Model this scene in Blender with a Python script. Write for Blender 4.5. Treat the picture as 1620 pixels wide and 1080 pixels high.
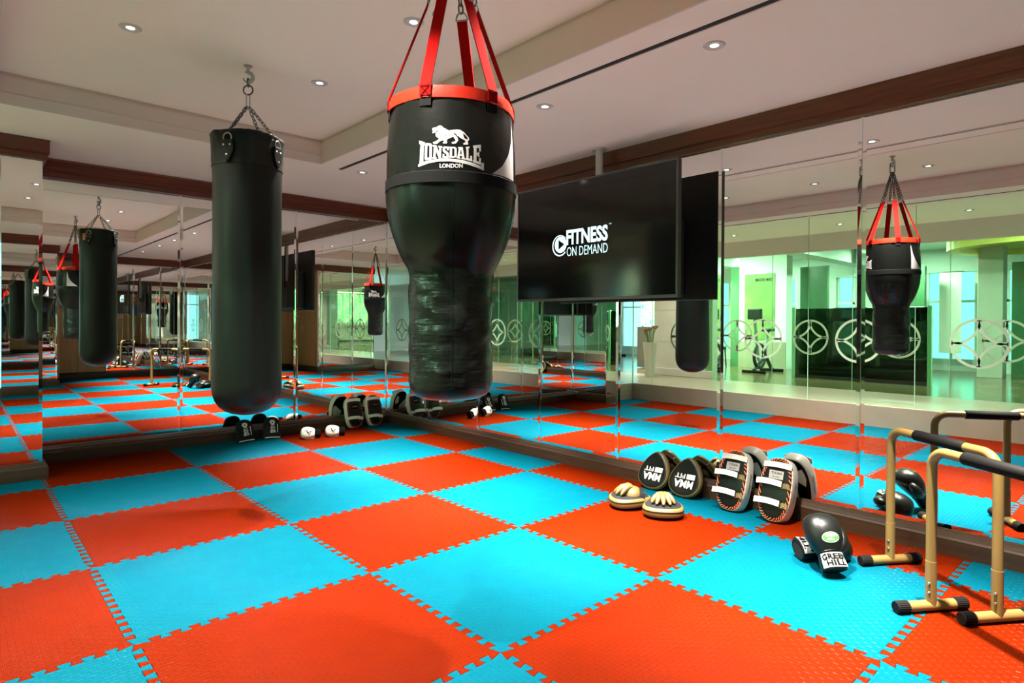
import bpy, bmesh, math, random
from mathutils import Vector, Matrix, noise
from mathutils.geometry import tessellate_polygon
random.seed(7)
PI = math.pi
S = bpy.context.scene
COL = S.collection
for o in list(bpy.data.objects):
    bpy.data.objects.remove(o)

# ------------------------------------------------------------------ camera
F_PX, YAW, CX, CY = 963.63, 0.7583, 841.9, 515.9
PITCH, ROLL = -0.0057, -0.0058
cd = bpy.data.cameras.new('camera')
cam = bpy.data.objects.new('camera', cd)
COL.objects.link(cam)
cd.sensor_width = 36.0
cd.lens = F_PX / 1620 * 36
cd.shift_x = -(CX - 810) / 1620
cd.shift_y = -(540 - CY) / 1620
cd.clip_start = 0.02
fw = Vector((math.sin(YAW) * math.cos(PITCH), math.cos(YAW) * math.cos(PITCH), math.sin(PITCH)))
rt = Vector((math.cos(YAW), -math.sin(YAW), 0))
up = rt.cross(fw)
r2 = rt * math.cos(ROLL) - up * math.sin(ROLL)
u2 = rt * math.sin(ROLL) + up * math.cos(ROLL)
cam.matrix_world = Matrix(((r2.x, u2.x, -fw.x, -0.4997), (r2.y, u2.y, -fw.y, -3.746),
                           (r2.z, u2.z, -fw.z, 1.2469), (0, 0, 0, 1)))
S.camera = cam

# ------------------------------------------------------------------ world, exposure, light strengths
W = bpy.data.worlds.new('world')
S.world = W
W.use_nodes = True
bg = W.node_tree.nodes['Background']
bg.inputs[0].default_value = (0.36, 0.93, 1.0, 1)
bg.inputs[1].default_value = 1.9
S.view_settings.view_transform = 'Standard'
S.view_settings.look = 'None'
S.view_settings.gamma = 1
S.view_settings.use_curve_mapping = False
S.view_settings.exposure = 0.62
S.cycles.max_bounces = 14
S.cycles.glossy_bounces = 12
S.cycles.diffuse_bounces = 5
S.cycles.transmission_bounces = 10
S.cycles.transparent_max_bounces = 24
S.cycles.sample_clamp_indirect = 6
S.cycles.blur_glossy = 0.3
S.cycles.caustics_reflective = True
S.cycles.caustics_refractive = False
TRAY_W, SOFFIT_W, CORR_W, GYM_W = 660, 1900, 160, 135
LAMP_COL = (1.0, 0.91, 0.79)

# ------------------------------------------------------------------ room numbers
XM, YM = 3.455, 3.10            # mirror planes (right wall, far wall)
XB, YB = 3.403, 2.975           # baseboard fronts
XK = -0.75                      # kerb front
YBK = -6.2                      # back wall
ZS, ZT = 2.657, 2.87            # soffit, tray ceiling
ZMB, ZMT = 0.13, 2.50           # mirror bottom / top
ZC = 0.26                       # corridor floor

# ------------------------------------------------------------------ materials
def mat(name, col, rough=0.5, metal=0.0, spec=0.5, bump=None, var=None, coat=0.0, emit=None):
    m = bpy.data.materials.new(name)
    m.use_nodes = True
    nt = m.node_tree
    b = nt.nodes['Principled BSDF']
    b.inputs['Base Color'].default_value = (*col, 1)
    b.inputs['Roughness'].default_value = rough
    b.inputs['Metallic'].default_value = metal
    b.inputs['Specular IOR Level'].default_value = spec
    b.inputs['Coat Weight'].default_value = coat
    tc = nt.nodes.new('ShaderNodeTexCoord')
    if emit:
        b.inputs['Emission Color'].default_value = (*emit[0], 1)
        b.inputs['Emission Strength'].default_value = emit[1]
    if var:                                     # (scale, amount, stretch)
        n = nt.nodes.new('ShaderNodeTexNoise')
        mp = nt.nodes.new('ShaderNodeMapping')
        mp.inputs['Scale'].default_value = var[2] if len(var) > 2 else (1, 1, 1)
        nt.links.new(tc.outputs['Object'], mp.inputs[0])
        nt.links.new(mp.outputs[0], n.inputs['Vector'])
        n.inputs['Scale'].default_value = var[0]
        n.inputs['Detail'].default_value = 5
        mx = nt.nodes.new('ShaderNodeMix')
        mx.data_type = 'RGBA'
        a = var[1]
        mx.inputs[6].default_value = (*[c * (1 - a) for c in col], 1)
        mx.inputs[7].default_value = (*[min(1, c * (1 + a)) for c in col], 1)
        nt.links.new(n.outputs['Fac'], mx.inputs[0])
        nt.links.new(mx.outputs[2], b.inputs['Base Color'])
    if bump:                                    # (scale, strength, distance, stretch)
        n2 = nt.nodes.new('ShaderNodeTexNoise')
        mp2 = nt.nodes.new('ShaderNodeMapping')
        mp2.inputs['Scale'].default_value = bump[3] if len(bump) > 3 else (1, 1, 1)
        nt.links.new(tc.outputs['Object'], mp2.inputs[0])
        nt.links.new(mp2.outputs[0], n2.inputs['Vector'])
        n2.inputs['Scale'].default_value = bump[0]
        n2.inputs['Detail'].default_value = 4
        bp = nt.nodes.new('ShaderNodeBump')
        bp.inputs['Strength'].default_value = bump[1]
        bp.inputs['Distance'].default_value = bump[2]
        nt.links.new(n2.outputs['Fac'], bp.inputs['Height'])
        nt.links.new(bp.outputs[0], b.inputs['Normal'])
    return m

def mat_foam(name, col):
    """embossed puzzle mat: staggered raised rectangles with fine ribs"""
    m = bpy.data.materials.new(name)
    m.use_nodes = True
    nt = m.node_tree
    nt.nodes.remove(nt.nodes['Principled BSDF'])
    df = nt.nodes.new('ShaderNodeBsdfDiffuse')
    gl = nt.nodes.new('ShaderNodeBsdfGlossy')
    gl.inputs['Roughness'].default_value = 0.24
    ms = nt.nodes.new('ShaderNodeMixShader')
    ms.inputs[0].default_value = 0.017
    nt.links.new(df.outputs[0], ms.inputs[1])
    nt.links.new(gl.outputs[0], ms.inputs[2])
    nt.links.new(ms.outputs[0], nt.nodes['Material Output'].inputs[0])
    tc = nt.nodes.new('ShaderNodeTexCoord')
    br = nt.nodes.new('ShaderNodeTexBrick')
    br.inputs['Scale'].default_value = 1.0
    br.inputs['Brick Width'].default_value = 0.046
    br.inputs['Row Height'].default_value = 0.023
    br.inputs['Mortar Size'].default_value = 0.0045
    br.inputs['Mortar Smooth'].default_value = 0.4
    br.inputs['Color1'].default_value = (1, 1, 1, 1)
    br.inputs['Color2'].default_value = (1, 1, 1, 1)
    br.inputs['Mortar'].default_value = (0, 0, 0, 1)
    wv = nt.nodes.new('ShaderNodeTexWave')
    wv.inputs['Scale'].default_value = 55
    ns = nt.nodes.new('ShaderNodeTexNoise')
    ns.inputs['Scale'].default_value = 9
    ns.inputs['Detail'].default_value = 6
    for n in (br, wv, ns):
        nt.links.new(tc.outputs['Object'], n.inputs['Vector'])
    ad = nt.nodes.new('ShaderNodeMath')
    ad.operation = 'MULTIPLY_ADD'
    ad.inputs[1].default_value = 0.25
    nt.links.new(wv.outputs['Fac'], ad.inputs[0])
    nt.links.new(br.outputs['Color'], ad.inputs[2])
    bp = nt.nodes.new('ShaderNodeBump')
    bp.inputs['Strength'].default_value = 0.8
    bp.inputs['Distance'].default_value = 0.0018
    nt.links.new(ad.outputs[0], bp.inputs['Height'])
    nt.links.new(bp.outputs[0], df.inputs['Normal'])
    nt.links.new(bp.outputs[0], gl.inputs['Normal'])
    mx = nt.nodes.new('ShaderNodeMix')
    mx.data_type = 'RGBA'
    mx.inputs[6].default_value = (*[c * 0.9 for c in col], 1)
    mx.inputs[7].default_value = (*[min(1, c * 1.1) for c in col], 1)
    nt.links.new(ns.outputs['Fac'], mx.inputs[0])
    nt.links.new(mx.outputs[2], df.inputs['Color'])
    return m

def mat_wood(name, c1, c2, axis='X', rough=0.38, scale=1.0):
    m = bpy.data.materials.new(name)
    m.use_nodes = True
    nt = m.node_tree
    b = nt.nodes['Principled BSDF']
    b.inputs['Roughness'].default_value = rough
    tc = nt.nodes.new('ShaderNodeTexCoord')
    mp = nt.nodes.new('ShaderNodeMapping')
    st = {'X': (1.2, 30, 30), 'Y': (30, 1.2, 30), 'Z': (30, 30, 1.2)}[axis]
    mp.inputs['Scale'].default_value = [s * scale for s in st]
    n = nt.nodes.new('ShaderNodeTexNoise')
    n.inputs['Scale'].default_value = 1.5
    n.inputs['Detail'].default_value = 7
    n.inputs['Roughness'].default_value = 0.65
    cr = nt.nodes.new('ShaderNodeValToRGB')
    cr.color_ramp.elements[0].position = 0.32
    cr.color_ramp.elements[0].color = (*c1, 1)
    cr.color_ramp.elements[1].position = 0.7
    cr.color_ramp.elements[1].color = (*c2, 1)
    nt.links.new(tc.outputs['Object'], mp.inputs[0])
    nt.links.new(mp.outputs[0], n.inputs['Vector'])
    nt.links.new(n.outputs['Fac'], cr.inputs[0])
    nt.links.new(cr.outputs[0], b.inputs['Base Color'])
    return m

def mat_glass(name, tint, refl=0.12):
    """thin architectural glass: tinted see-through plus a clear reflection"""
    m = bpy.data.materials.new(name)
    m.use_nodes = True
    nt = m.node_tree
    nt.nodes.remove(nt.nodes['Principled BSDF'])
    out = nt.nodes['Material Output']
    t = nt.nodes.new('ShaderNodeBsdfTransparent')
    t.inputs[0].default_value = (*tint, 1)
    g = nt.nodes.new('ShaderNodeBsdfGlossy')
    g.inputs['Roughness'].default_value = 0.0
    fr = nt.nodes.new('ShaderNodeFresnel')
    fr.inputs[0].default_value = 1.45
    ma = nt.nodes.new('ShaderNodeMath')
    ma.operation = 'MULTIPLY'
    ma.inputs[1].default_value = refl * 8
    mx = nt.nodes.new('ShaderNodeMixShader')
    nt.links.new(fr.outputs[0], ma.inputs[0])
    nt.links.new(ma.outputs[0], mx.inputs[0])
    nt.links.new(t.outputs[0], mx.inputs[1])
    nt.links.new(g.outputs[0], mx.inputs[2])
    nt.links.new(mx.outputs[0], out.inputs[0])
    return m

def mat_emit(name, col, s):
    m = bpy.data.materials.new(name)
    m.use_nodes = True
    nt = m.node_tree
    nt.nodes.remove(nt.nodes['Principled BSDF'])
    e = nt.nodes.new('ShaderNodeEmission')
    e.inputs[0].default_value = (*col, 1)
    e.inputs[1].default_value = s
    nt.links.new(e.outputs[0], nt.nodes['Material Output'].inputs[0])
    return m

M = {}
M['orange'] = mat_foam('foam_orange', (0.086, 0.0056, 0.0002))
M['blue'] = mat_foam('foam_blue', (0.0003, 0.061, 0.095))
M['sub'] = mat('subfloor', (0.04, 0.035, 0.03), 0.9, var=(8, 0.2))
M['plaster'] = mat('ceiling_plaster', (0.95, 0.84, 0.73), 0.9, var=(2.5, 0.03), bump=(120, 0.05, 0.002))
M['fascia'] = mat('cove_plaster', (0.74, 0.62, 0.56), 0.85, var=(3, 0.03))
M['slot'] = mat('slot_dark', (0.03, 0.028, 0.025), 0.8, var=(9, 0.2))
M['woodX'] = mat_wood('cherry_wood_x', (0.085, 0.014, 0.004), (0.20, 0.036, 0.009), 'X')
M['woodY'] = mat_wood('cherry_wood_y', (0.085, 0.016, 0.004), (0.20, 0.042, 0.010), 'Y')
M['darkX'] = mat_wood('dark_walnut_x', (0.022, 0.010, 0.005), (0.060, 0.028, 0.012), 'X', 0.38)
M['darkY'] = mat_wood('dark_walnut_y', (0.022, 0.008, 0.0022), (0.062, 0.024, 0.007), 'Y', 0.55)
M['oakZ'] = mat_wood('honey_oak', (0.30, 0.175, 0.06), (0.42, 0.265, 0.10), 'Z', 0.45)
M['mirror'] = mat('mirror_silver', (0.90, 0.915, 0.90), 0.0, 1.0)
M['mbevel'] = mat('mirror_bevel', (0.88, 0.91, 0.90), 0.02, 1.0)
M['leather'] = mat('black_leather', (0.003, 0.0042, 0.0036), 0.33, spec=0.28, bump=(260, 0.22, 0.002), var=(4, 0.3))
M['vinyl'] = mat('black_vinyl', (0.004, 0.005, 0.0045), 0.27, spec=0.36, bump=(16, 0.2, 0.006, (1, 1, 1.4)), var=(5, 0.3))
M['creased'] = mat('creased_vinyl', (0.004, 0.005, 0.0045), 0.25, spec=0.42, bump=(9, 0.5, 0.008, (1, 1, 6.5)), var=(5, 0.3))
M['blackcloth'] = mat('black_cloth', (0.008, 0.008, 0.009), 0.8, spec=0.2, bump=(300, 0.2, 0.001))
M['webbing'] = mat('black_webbing', (0.005, 0.0055, 0.0055), 0.8, spec=0.12, bump=(300, 0.4, 0.001, (1, 1, 0.2)))
M['red'] = mat('red_webbing', (0.40, 0.006, 0.005), 0.9, spec=0.03, bump=(300, 0.2, 0.001), var=(8, 0.15))
M['redrim'] = mat('red_rim_vinyl', (0.50, 0.018, 0.005), 0.4, spec=0.3, var=(8, 0.12), bump=(25, 0.3, 0.004))
M['print'] = mat('white_print', (0.58, 0.56, 0.56), 0.5, var=(30, 0.04))
M['inkline'] = mat('black_ink', (0.003, 0.003, 0.003), 0.8, spec=0.05, var=(9, 0.1))
M['steel'] = mat('steel', (0.45, 0.45, 0.43), 0.32, 1.0, var=(20, 0.1))
M['chain'] = mat('dark_steel', (0.11, 0.11, 0.10), 0.38, 1.0, var=(20, 0.2))
M['tan'] = mat('tan_leather', (0.135, 0.09, 0.027), 0.42, var=(12, 0.15), bump=(120, 0.15, 0.002))
M['tanpaint'] = mat('tan_powder_coat', (0.175, 0.108, 0.031), 0.36, var=(14, 0.06))
M['rubber'] = mat('black_rubber', (0.0035, 0.003, 0.003), 0.7, spec=0.12, bump=(200, 0.15, 0.001))
M['white'] = mat('white_leather', (0.70, 0.68, 0.63), 0.42, var=(14, 0.06), bump=(150, 0.1, 0.001))
M['ostitch'] = mat('orange_lace', (0.85, 0.13, 0.02), 0.5, var=(30, 0.1))
M['rstitch'] = mat('red_lace', (0.55, 0.02, 0.02), 0.5, var=(30, 0.1))
M['label'] = mat('woven_label', (0.33, 0.32, 0.31), 0.6, var=(60, 0.06))
M['green'] = mat('green_badge', (0.05, 0.19, 0.045), 0.45, var=(20, 0.05))
M['badge'] = mat('orange_badge', (0.42, 0.12, 0.02), 0.5, var=(90, 0.6))
M['screen'] = mat('tv_glass', (0.004, 0.005, 0.005), 0.10, spec=0.6, var=(1.5, 0.2))
M['bezel'] = mat('tv_bezel', (0.16, 0.15, 0.15), 0.32, 0.8, var=(6, 0.1))
M['tvback'] = mat('tv_back_plastic', (0.02, 0.022, 0.021), 0.4, var=(4, 0.2))
M['polew'] = mat('pole_paint', (0.62, 0.61, 0.57), 0.4, var=(10, 0.04))
M['tvlogo'] = mat_emit('screen_logo_light', (0.62, 0.97, 0.95), 1.15)
M['lamp'] = mat_emit('lamp_light', (1.0, 0.97, 0.85), 9.0)
M['trimw'] = mat('lamp_trim', (0.62, 0.58, 0.54), 0.5, var=(40, 0.04))
M['stone'] = mat('pale_marble', (0.25, 0.22, 0.165), 0.28, var=(5, 0.14), bump=(30, 0.04, 0.002))
M['stonewall'] = mat('pale_stone_wall', (0.50, 0.46, 0.40), 0.45, var=(6, 0.08))
M['medallion'] = mat('frosted_vinyl', (0.36, 0.50, 0.34), 0.7, var=(20, 0.03))
M['glass'] = mat_glass('clear_glass', (0.93, 0.98, 0.94), 0.045)
M['gglass'] = mat_glass('green_glass', (0.70, 0.93, 0.74), 0.05)
M['smoked'] = mat_glass('smoked_glass', (0.17, 0.20, 0.15), 0.08)
M['gedge'] = mat('glass_edge', (0.38, 0.66, 0.45), 0.2, var=(9, 0.06))
M['gympaint'] = mat('gym_wall_paint', (0.57, 0.60, 0.57), 0.8, var=(2, 0.04))
M['gymgreen'] = mat('green_panel', (0.05, 0.13, 0.06), 0.3, var=(1.5, 0.25))
M['gymfloor'] = mat('polished_floor', (0.10, 0.066, 0.034), 0.16, var=(1.2, 0.3))
M['machine'] = mat('machine_black', (0.013, 0.014, 0.013), 0.4, var=(6, 0.2))
M['machgrey'] = mat('machine_grey', (0.22, 0.24, 0.22), 0.4, var=(6, 0.1))
M['poster'] = mat('poster_green', (0.13, 0.20, 0.05), 0.5, var=(3.0, 0.6))
M['yellow'] = mat('yellow_dome', (0.75, 0.58, 0.12), 0.6, var=(2, 0.05))
M['plant'] = mat('plant_leaf', (0.045, 0.14, 0.03), 0.5, var=(12, 0.3))
M['twig'] = mat('dry_flower', (0.26, 0.11, 0.05), 0.7, var=(12, 0.3))
M['cloth'] = mat('white_tablecloth', (0.68, 0.66, 0.60), 0.8, var=(8, 0.04))
M['mosaic'] = mat('mosaic_frame', (0.50, 0.45, 0.26), 0.4, var=(9, 0.2))
M['mosaicg'] = mat('mosaic_green', (0.05, 0.32, 0.20), 0.25, var=(7, 0.5))
M['mosaicw'] = mat('mosaic_pale', (0.55, 0.62, 0.48), 0.3, var=(7, 0.2))
M['stripe'] = mat_emit('led_strip_light', (1.0, 0.95, 0.75), 14.0)
M['winlit'] = mat_emit('machine_screen_light', (0.1, 0.75, 0.9), 1.2)
M['blueposter'] = mat('blue_notice', (0.02, 0.16, 0.30), 0.5, var=(5, 0.2))

# ------------------------------------------------------------------ mesh helpers
class MB:
    def __init__(self):
        self.v, self.f, self.m = [], [], []

    def add(self, vs, fs, mi=0):
        n = len(self.v)
        self.v += [tuple(v) for v in vs]
        self.f += [tuple(i + n for i in f) for f in fs]
        self.m += [mi] * len(fs)
        return self

    def box(self, a, b, mi=0, bev=0.0, mx=None):
        bm = bmesh.new()
        bmesh.ops.create_cube(bm, size=1)
        for v in bm.verts:
            v.co = Vector([(a[i] + b[i]) / 2 + v.co[i] * (b[i] - a[i]) for i in range(3)])
        if bev:
            bmesh.ops.bevel(bm, geom=bm.edges[:], offset=bev, segments=2, affect='EDGES', profile=0.5)
        return self.bm(bm, mi, mx)

    def bm(self, bm, mi=0, mx=None):
        if mx:
            bm.transform(mx)
        bm.verts.index_update()
        self.add([v.co[:] for v in bm.verts], [[v.index for v in f.verts] for f in bm.faces], mi)
        bm.free()
        return self

    def tube(self, path, r, n=12, closed=False, mi=0, caps=True, flat=None):
        """round tube along a path; r may be a list; flat=(w,t) gives a strap section"""
        P = [Vector(p) for p in path]
        N = len(P)
        T = []
        for i in range(N):
            a = P[i - 1] if (i or closed) else P[i]
            b = P[(i + 1) % N] if (i < N - 1 or closed) else P[i]
            T.append((b - a).normalized())
        ref = Vector((0, 0, 1)) if abs(T[0].z) < 0.9 else Vector((1, 0, 0))
        nrm = (ref - T[0] * ref.dot(T[0])).normalized()
        rings = []
        for i in range(N):
            nrm = (nrm - T[i] * nrm.dot(T[i])).normalized()
            bi = T[i].cross(nrm)
            rr = r[i] if isinstance(r, (list, tuple)) else r
            rings.append([P[i] + (nrm * math.cos(2 * PI * k / n) + bi * math.sin(2 * PI * k / n)) * rr for k in range(n)])
        vs = [v for ring in rings for v in ring]
        fs = []
        for i in range(N if closed else N - 1):
            j = (i + 1) % N
            for k in range(n):
                k2 = (k + 1) % n
                fs.append((i * n + k, i * n + k2, j * n + k2, j * n + k))
        if caps and not closed:
            fs.append(tuple(range(n))[::-1])
            fs.append(tuple((N - 1) * n + k for k in range(n)))
        return self.add(vs, fs, mi)

    def loft(self, rings, mi=0, caps=True):
        n = len(rings[0])
        vs = [v for r in rings for v in r]
        fs = []
        for i in range(len(rings) - 1):
            for k in range(n):
                k2 = (k + 1) % n
                fs.append((i * n + k, i * n + k2, (i + 1) * n + k2, (i + 1) * n + k))
        if caps:
            fs.append(tuple(range(n))[::-1])
            fs.append(tuple((len(rings) - 1) * n + k for k in range(n)))
        return self.add(vs, fs, mi)

    def lathe(self, prof, n=32, c=(0, 0), mi=0, fn=None, caps=False):
        rings = []
        for r, z in prof:
            ring = []
            for k in range(n):
                a = 2 * PI * k / n
                rr = r + (fn(a, z, r) if fn else 0)
                ring.append((c[0] + rr * math.cos(a), c[1] + rr * math.sin(a), z))
            rings.append(ring)
        return self.loft(rings, mi, caps)

    def prism(self, out, z0, z1, mi=0, mx=None):
        """outline (2D, ccw) extruded z0..z1, concave allowed"""
        tri = tessellate_polygon([[Vector((p[0], p[1], 0)) for p in out]])
        n = len(out)
        vs = [(p[0], p[1], z0) for p in out] + [(p[0], p[1], z1) for p in out]
        fs = []
        for t in tri:
            a, b, c = t
            ar = (out[b][0] - out[a][0]) * (out[c][1] - out[a][1]) - (out[c][0] - out[a][0]) * (out[b][1] - out[a][1])
            if ar < 0:
                a, b, c = c, b, a
            fs.append((a + n, b + n, c + n))
            fs.append((c, b, a))
        for i in range(n):
            j = (i + 1) % n
            fs.append((i, j, j + n, i + n))
        if mx:
            vs = [mx @ Vector(v) for v in vs]
        return self.add(vs, fs, mi)

    def obj(self, name, mats, parent=None, smooth=None, loc=None):
        me = bpy.data.meshes.new(name)
        me.from_pydata(self.v, [], self.f)
        if not isinstance(mats, (list, tuple)):
            mats = [mats]
        for m in mats:
            me.materials.append(m)
        if len(mats) > 1:
            me.polygons.foreach_set('material_index', self.m)
        me.update()
        bm = bmesh.new()
        bm.from_mesh(me)
        bmesh.ops.recalc_face_normals(bm, faces=bm.faces[:])
        bm.to_mesh(me)
        bm.free()
        if smooth is not None:
            me.polygons.foreach_set('use_smooth', [True] * len(me.polygons))
            me.set_sharp_from_angle(angle=math.radians(smooth))
        o = bpy.data.objects.new(name, me)
        COL.objects.link(o)
        if parent:
            o.parent = parent
        if loc:
            o.location = loc
        return o

def empty(name, loc=(0, 0, 0), mx=None):
    o = bpy.data.objects.new(name, None)
    COL.objects.link(o)
    o.empty_display_size = 0.1
    if mx:
        o.matrix_world = mx
    else:
        o.location = loc
    return o

def tag(o, label=None, cat=None, group=None, kind=None):
    if label: o['label'] = label
    if cat: o['category'] = cat
    if group: o['group'] = group
    if kind: o['kind'] = kind
    return o

def copy_tree(o, parent=None):
    c = o.copy()
    COL.objects.link(c)
    if parent:
        c.parent = parent
    for ch in list(o.children):
        copy_tree(ch, c)
    return c

def frame(loc, x, y):
    """matrix from local x, y axes"""
    x = Vector(x).normalized()
    z = x.cross(Vector(y)).normalized()
    y = z.cross(x)
    return Matrix(((x.x, y.x, z.x, loc[0]), (x.y, y.y, z.y, loc[1]), (x.z, y.z, z.z, loc[2]), (0, 0, 0, 1)))

def flat_tris(polys):
    """list of (outer, holes) -> verts2d, tris"""
    V, T = [], []
    for outer, holes in polys:
        loops = [outer] + holes
        pts = [p for l in loops for p in l]
        tr = tessellate_polygon([[Vector((p[0], p[1], 0)) for p in l] for l in loops])
        n = len(V)
        V += pts
        T += [tuple(i + n for i in t) for t in tr]
    return V, T

def decal(polys, fn, name, m, parent, maxlen=None):
    """flat print: 2D polygons mapped onto a surface by fn(u,v)->xyz"""
    V, T = flat_tris(polys)
    bm = bmesh.new()
    vs = [bm.verts.new((p[0], p[1], 0)) for p in V]
    for t in T:
        if len(set(t)) == 3:
            try:
                bm.faces.new([vs[i] for i in t])
            except ValueError:
                pass
    if maxlen:
        for _ in range(6):
            L = [e for e in bm.edges if e.calc_length() > maxlen]
            if not L:
                break
            bmesh.ops.subdivide_edges(bm, edges=L, cuts=1)
            bmesh.ops.triangulate(bm, faces=[f for f in bm.faces if len(f.verts) > 3])
    for v in bm.verts:
        v.co = Vector(fn(v.co.x, v.co.y))
    me = bpy.data.meshes.new(name)
    bm.to_mesh(me)
    bm.free()
    me.materials.append(m)
    o = bpy.data.objects.new(name, me)
    COL.objects.link(o)
    if parent:
        o.parent = parent
    return o

def text_mesh(s, bold=0.0):
    """(verts2d, faces) of a string with the built-in font, unit cap height, left aligned"""
    cu = bpy.data.curves.new('txt', 'FONT')
    cu.body = s
    cu.offset = bold
    cu.resolution_u = 3
    o = bpy.data.objects.new('txt', cu)
    COL.objects.link(o)
    bpy.context.view_layer.update()
    me = bpy.data.meshes.new_from_object(o.evaluated_get(bpy.context.evaluated_depsgraph_get()))
    V = [(v.co.x, v.co.y) for v in me.vertices]
    Fc = [tuple(p.vertices) for p in me.polygons]
    bpy.data.objects.remove(o)
    bpy.data.curves.remove(cu)
    bpy.data.meshes.remove(me)
    return V, Fc

def text(s, name, m, parent, fn, box, bold=0.0, shear=0.0):
    """text stretched to box (u0,v0,u1,v1) and mapped with fn(u,v)->xyz"""
    V, Fc = text_mesh(s, bold)
    x0 = min(p[0] for p in V); x1 = max(p[0] for p in V)
    y0 = min(p[1] for p in V); y1 = max(p[1] for p in V)
    vs = []
    for x, y in V:
        u = (x - x0) / (x1 - x0); w = (y - y0) / (y1 - y0)
        vs.append(fn(box[0] + (box[2] - box[0]) * u + shear * w, box[1] + (box[3] - box[1]) * w))
    me = bpy.data.meshes.new(name)
    me.from_pydata([tuple(v) for v in vs], [], Fc)
    me.materials.append(m)
    o = bpy.data.objects.new(name, me)
    COL.objects.link(o)
    if parent:
        o.parent = parent
    return o

def circ(r, n=32, cx=0, cy=0, ry=None, a0=0, a1=2 * PI, end=False):
    ry = ry or r
    N = n if not end else n - 1
    return [(cx + r * math.cos(a0 + (a1 - a0) * k / N), cy + ry * math.sin(a0 + (a1 - a0) * k / N)) for k in range(n)]

# ================================================================== SETTING
# ---- floor with puzzle mats
floor = tag(MB().box((-0.76, YBK - 0.1, -0.12), (3.6, 3.3, -0.0215)).obj('floor', M['sub']), kind='structure')

def seam(along):
    """puzzle seam from 0 to 1 as (t, offset)"""
    mg, n, d = 0.035, 13, 0.034
    p = (1 - 2 * mg) / n
    pts = [(0, 0)]
    for k in range(n):
        s = mg + k * p
        pts += [(s + .31 * p, -d / 2), (s + .185 * p, d * .36), (s + .22 * p, d / 2), (s + .78 * p, d / 2), (s + .815 * p, d * .36), (s + .69 * p, -d / 2)]
    return pts + [(1, 0)]

SE = seam(0)
def mat_outline():
    b = [(t, o) for t, o in SE]
    r = [(1 + o, t) for t, o in SE]
    t_ = [(t, 1 + o) for t, o in SE][::-1]
    l = [(o, t) for t, o in SE][::-1]
    return b[:-1] + r[:-1] + t_[:-1] + l[:-1]

def inset(P, g):
    n = len(P)
    out = []
    for i in range(n):
        a, b, c = Vector(P[i - 1]), Vector(P[i]), Vector(P[(i + 1) % n])
        d1, d2 = b - a, c - b
        if d1.length < 1e-7: d1 = d2
        if d2.length < 1e-7: d2 = d1
        n1 = Vector((-d1.y, d1.x)).normalized(); n2 = Vector((-d2.y, d2.x)).normalized()
        m = n1 + n2
        if m.length < 1e-4: m = n1
        m.normalize()
        k = 1 / max(0.5, m.dot(n1))
        out.append((b.x + m.x * g * k, b.y + m.y * g * k))
    return out

def clip(P, ax, lim, keep_less):
    out = []
    n = len(P)
    for i in range(n):
        a, b = P[i], P[(i + 1) % n]
        ia = (a[ax] <= lim) == keep_less
        ib = (b[ax] <= lim) == keep_less
        if ia: out.append(a)
        if ia != ib:
            t = (lim - a[ax]) / (b[ax] - a[ax])
            out.append((a[0] + (b[0] - a[0]) * t, a[1] + (b[1] - a[1]) * t))
    return out

OUT0 = mat_outline()
def mat_mesh(name, out, m):
    n = len(out)
    o0, o1 = inset(out, 0.0006), inset(out, 0.0014)
    tri = tessellate_polygon([[Vector((p[0], p[1], 0)) for p in o1]])
    vs = [(p[0], p[1], -0.02) for p in o0] + [(p[0], p[1], -0.0015) for p in o0] + [(p[0], p[1], 0) for p in o1]
    fs = []
    for i in range(n):
        j = (i + 1) % n
        fs += [(i, j, n + j, n + i), (n + i, n + j, 2 * n + j, 2 * n + i)]
    for a, b, c in tri:
        pa, pb, pc = o1[a], o1[b], o1[c]
        ar = (pb[0] - pa[0]) * (pc[1] - pa[1]) - (pc[0] - pa[0]) * (pb[1] - pa[1])
        if abs(ar) < 1e-12: continue
        fs.append((2 * n + a, 2 * n + b, 2 * n + c) if ar > 0 else (2 * n + a, 2 * n + c, 2 * n + b))
    me = bpy.data.meshes.new(name)
    me.from_pydata(vs, [], fs)
    me.materials.append(m)
    return me

full = {}
for i in range(-1, 4):
    for j in range(-7, 4):
        x0, x1, y0, y1 = XK, XM, YBK, YM
        m = M['blue'] if (i + j) % 2 else M['orange']
        if i + .98 > x1 or i - .0 < x0 - 0.98 or j + .0 > y1 or j + .98 < y0: 
            pass
        P = [(p[0] + i, p[1] + j) for p in OUT0]
        cut = False
        for ax, lim, less in ((0, x0, False), (0, x1, True), (1, y0, False), (1, y1, True)):
            if any((p[ax] > lim) == less for p in P):
                P = clip(P, ax, lim, less); cut = True
            if not P: break
        if not P: continue
        if max(p[0] for p in P) - min(p[0] for p in P) < .05 or max(p[1] for p in P) - min(p[1] for p in P) < .05: continue
        if cut:
            me = mat_mesh('foam_mat', [(p[0] - i, p[1] - j) for p in P], m)
        else:
            me = full.setdefault(m.name, None) or mat_mesh('foam_mat', OUT0, m)
            full[m.name] = me
        o = bpy.data.objects.new('foam_mat', me)
        COL.objects.link(o)
        o.location = (i, j, 0)
        o.parent = floor

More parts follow.
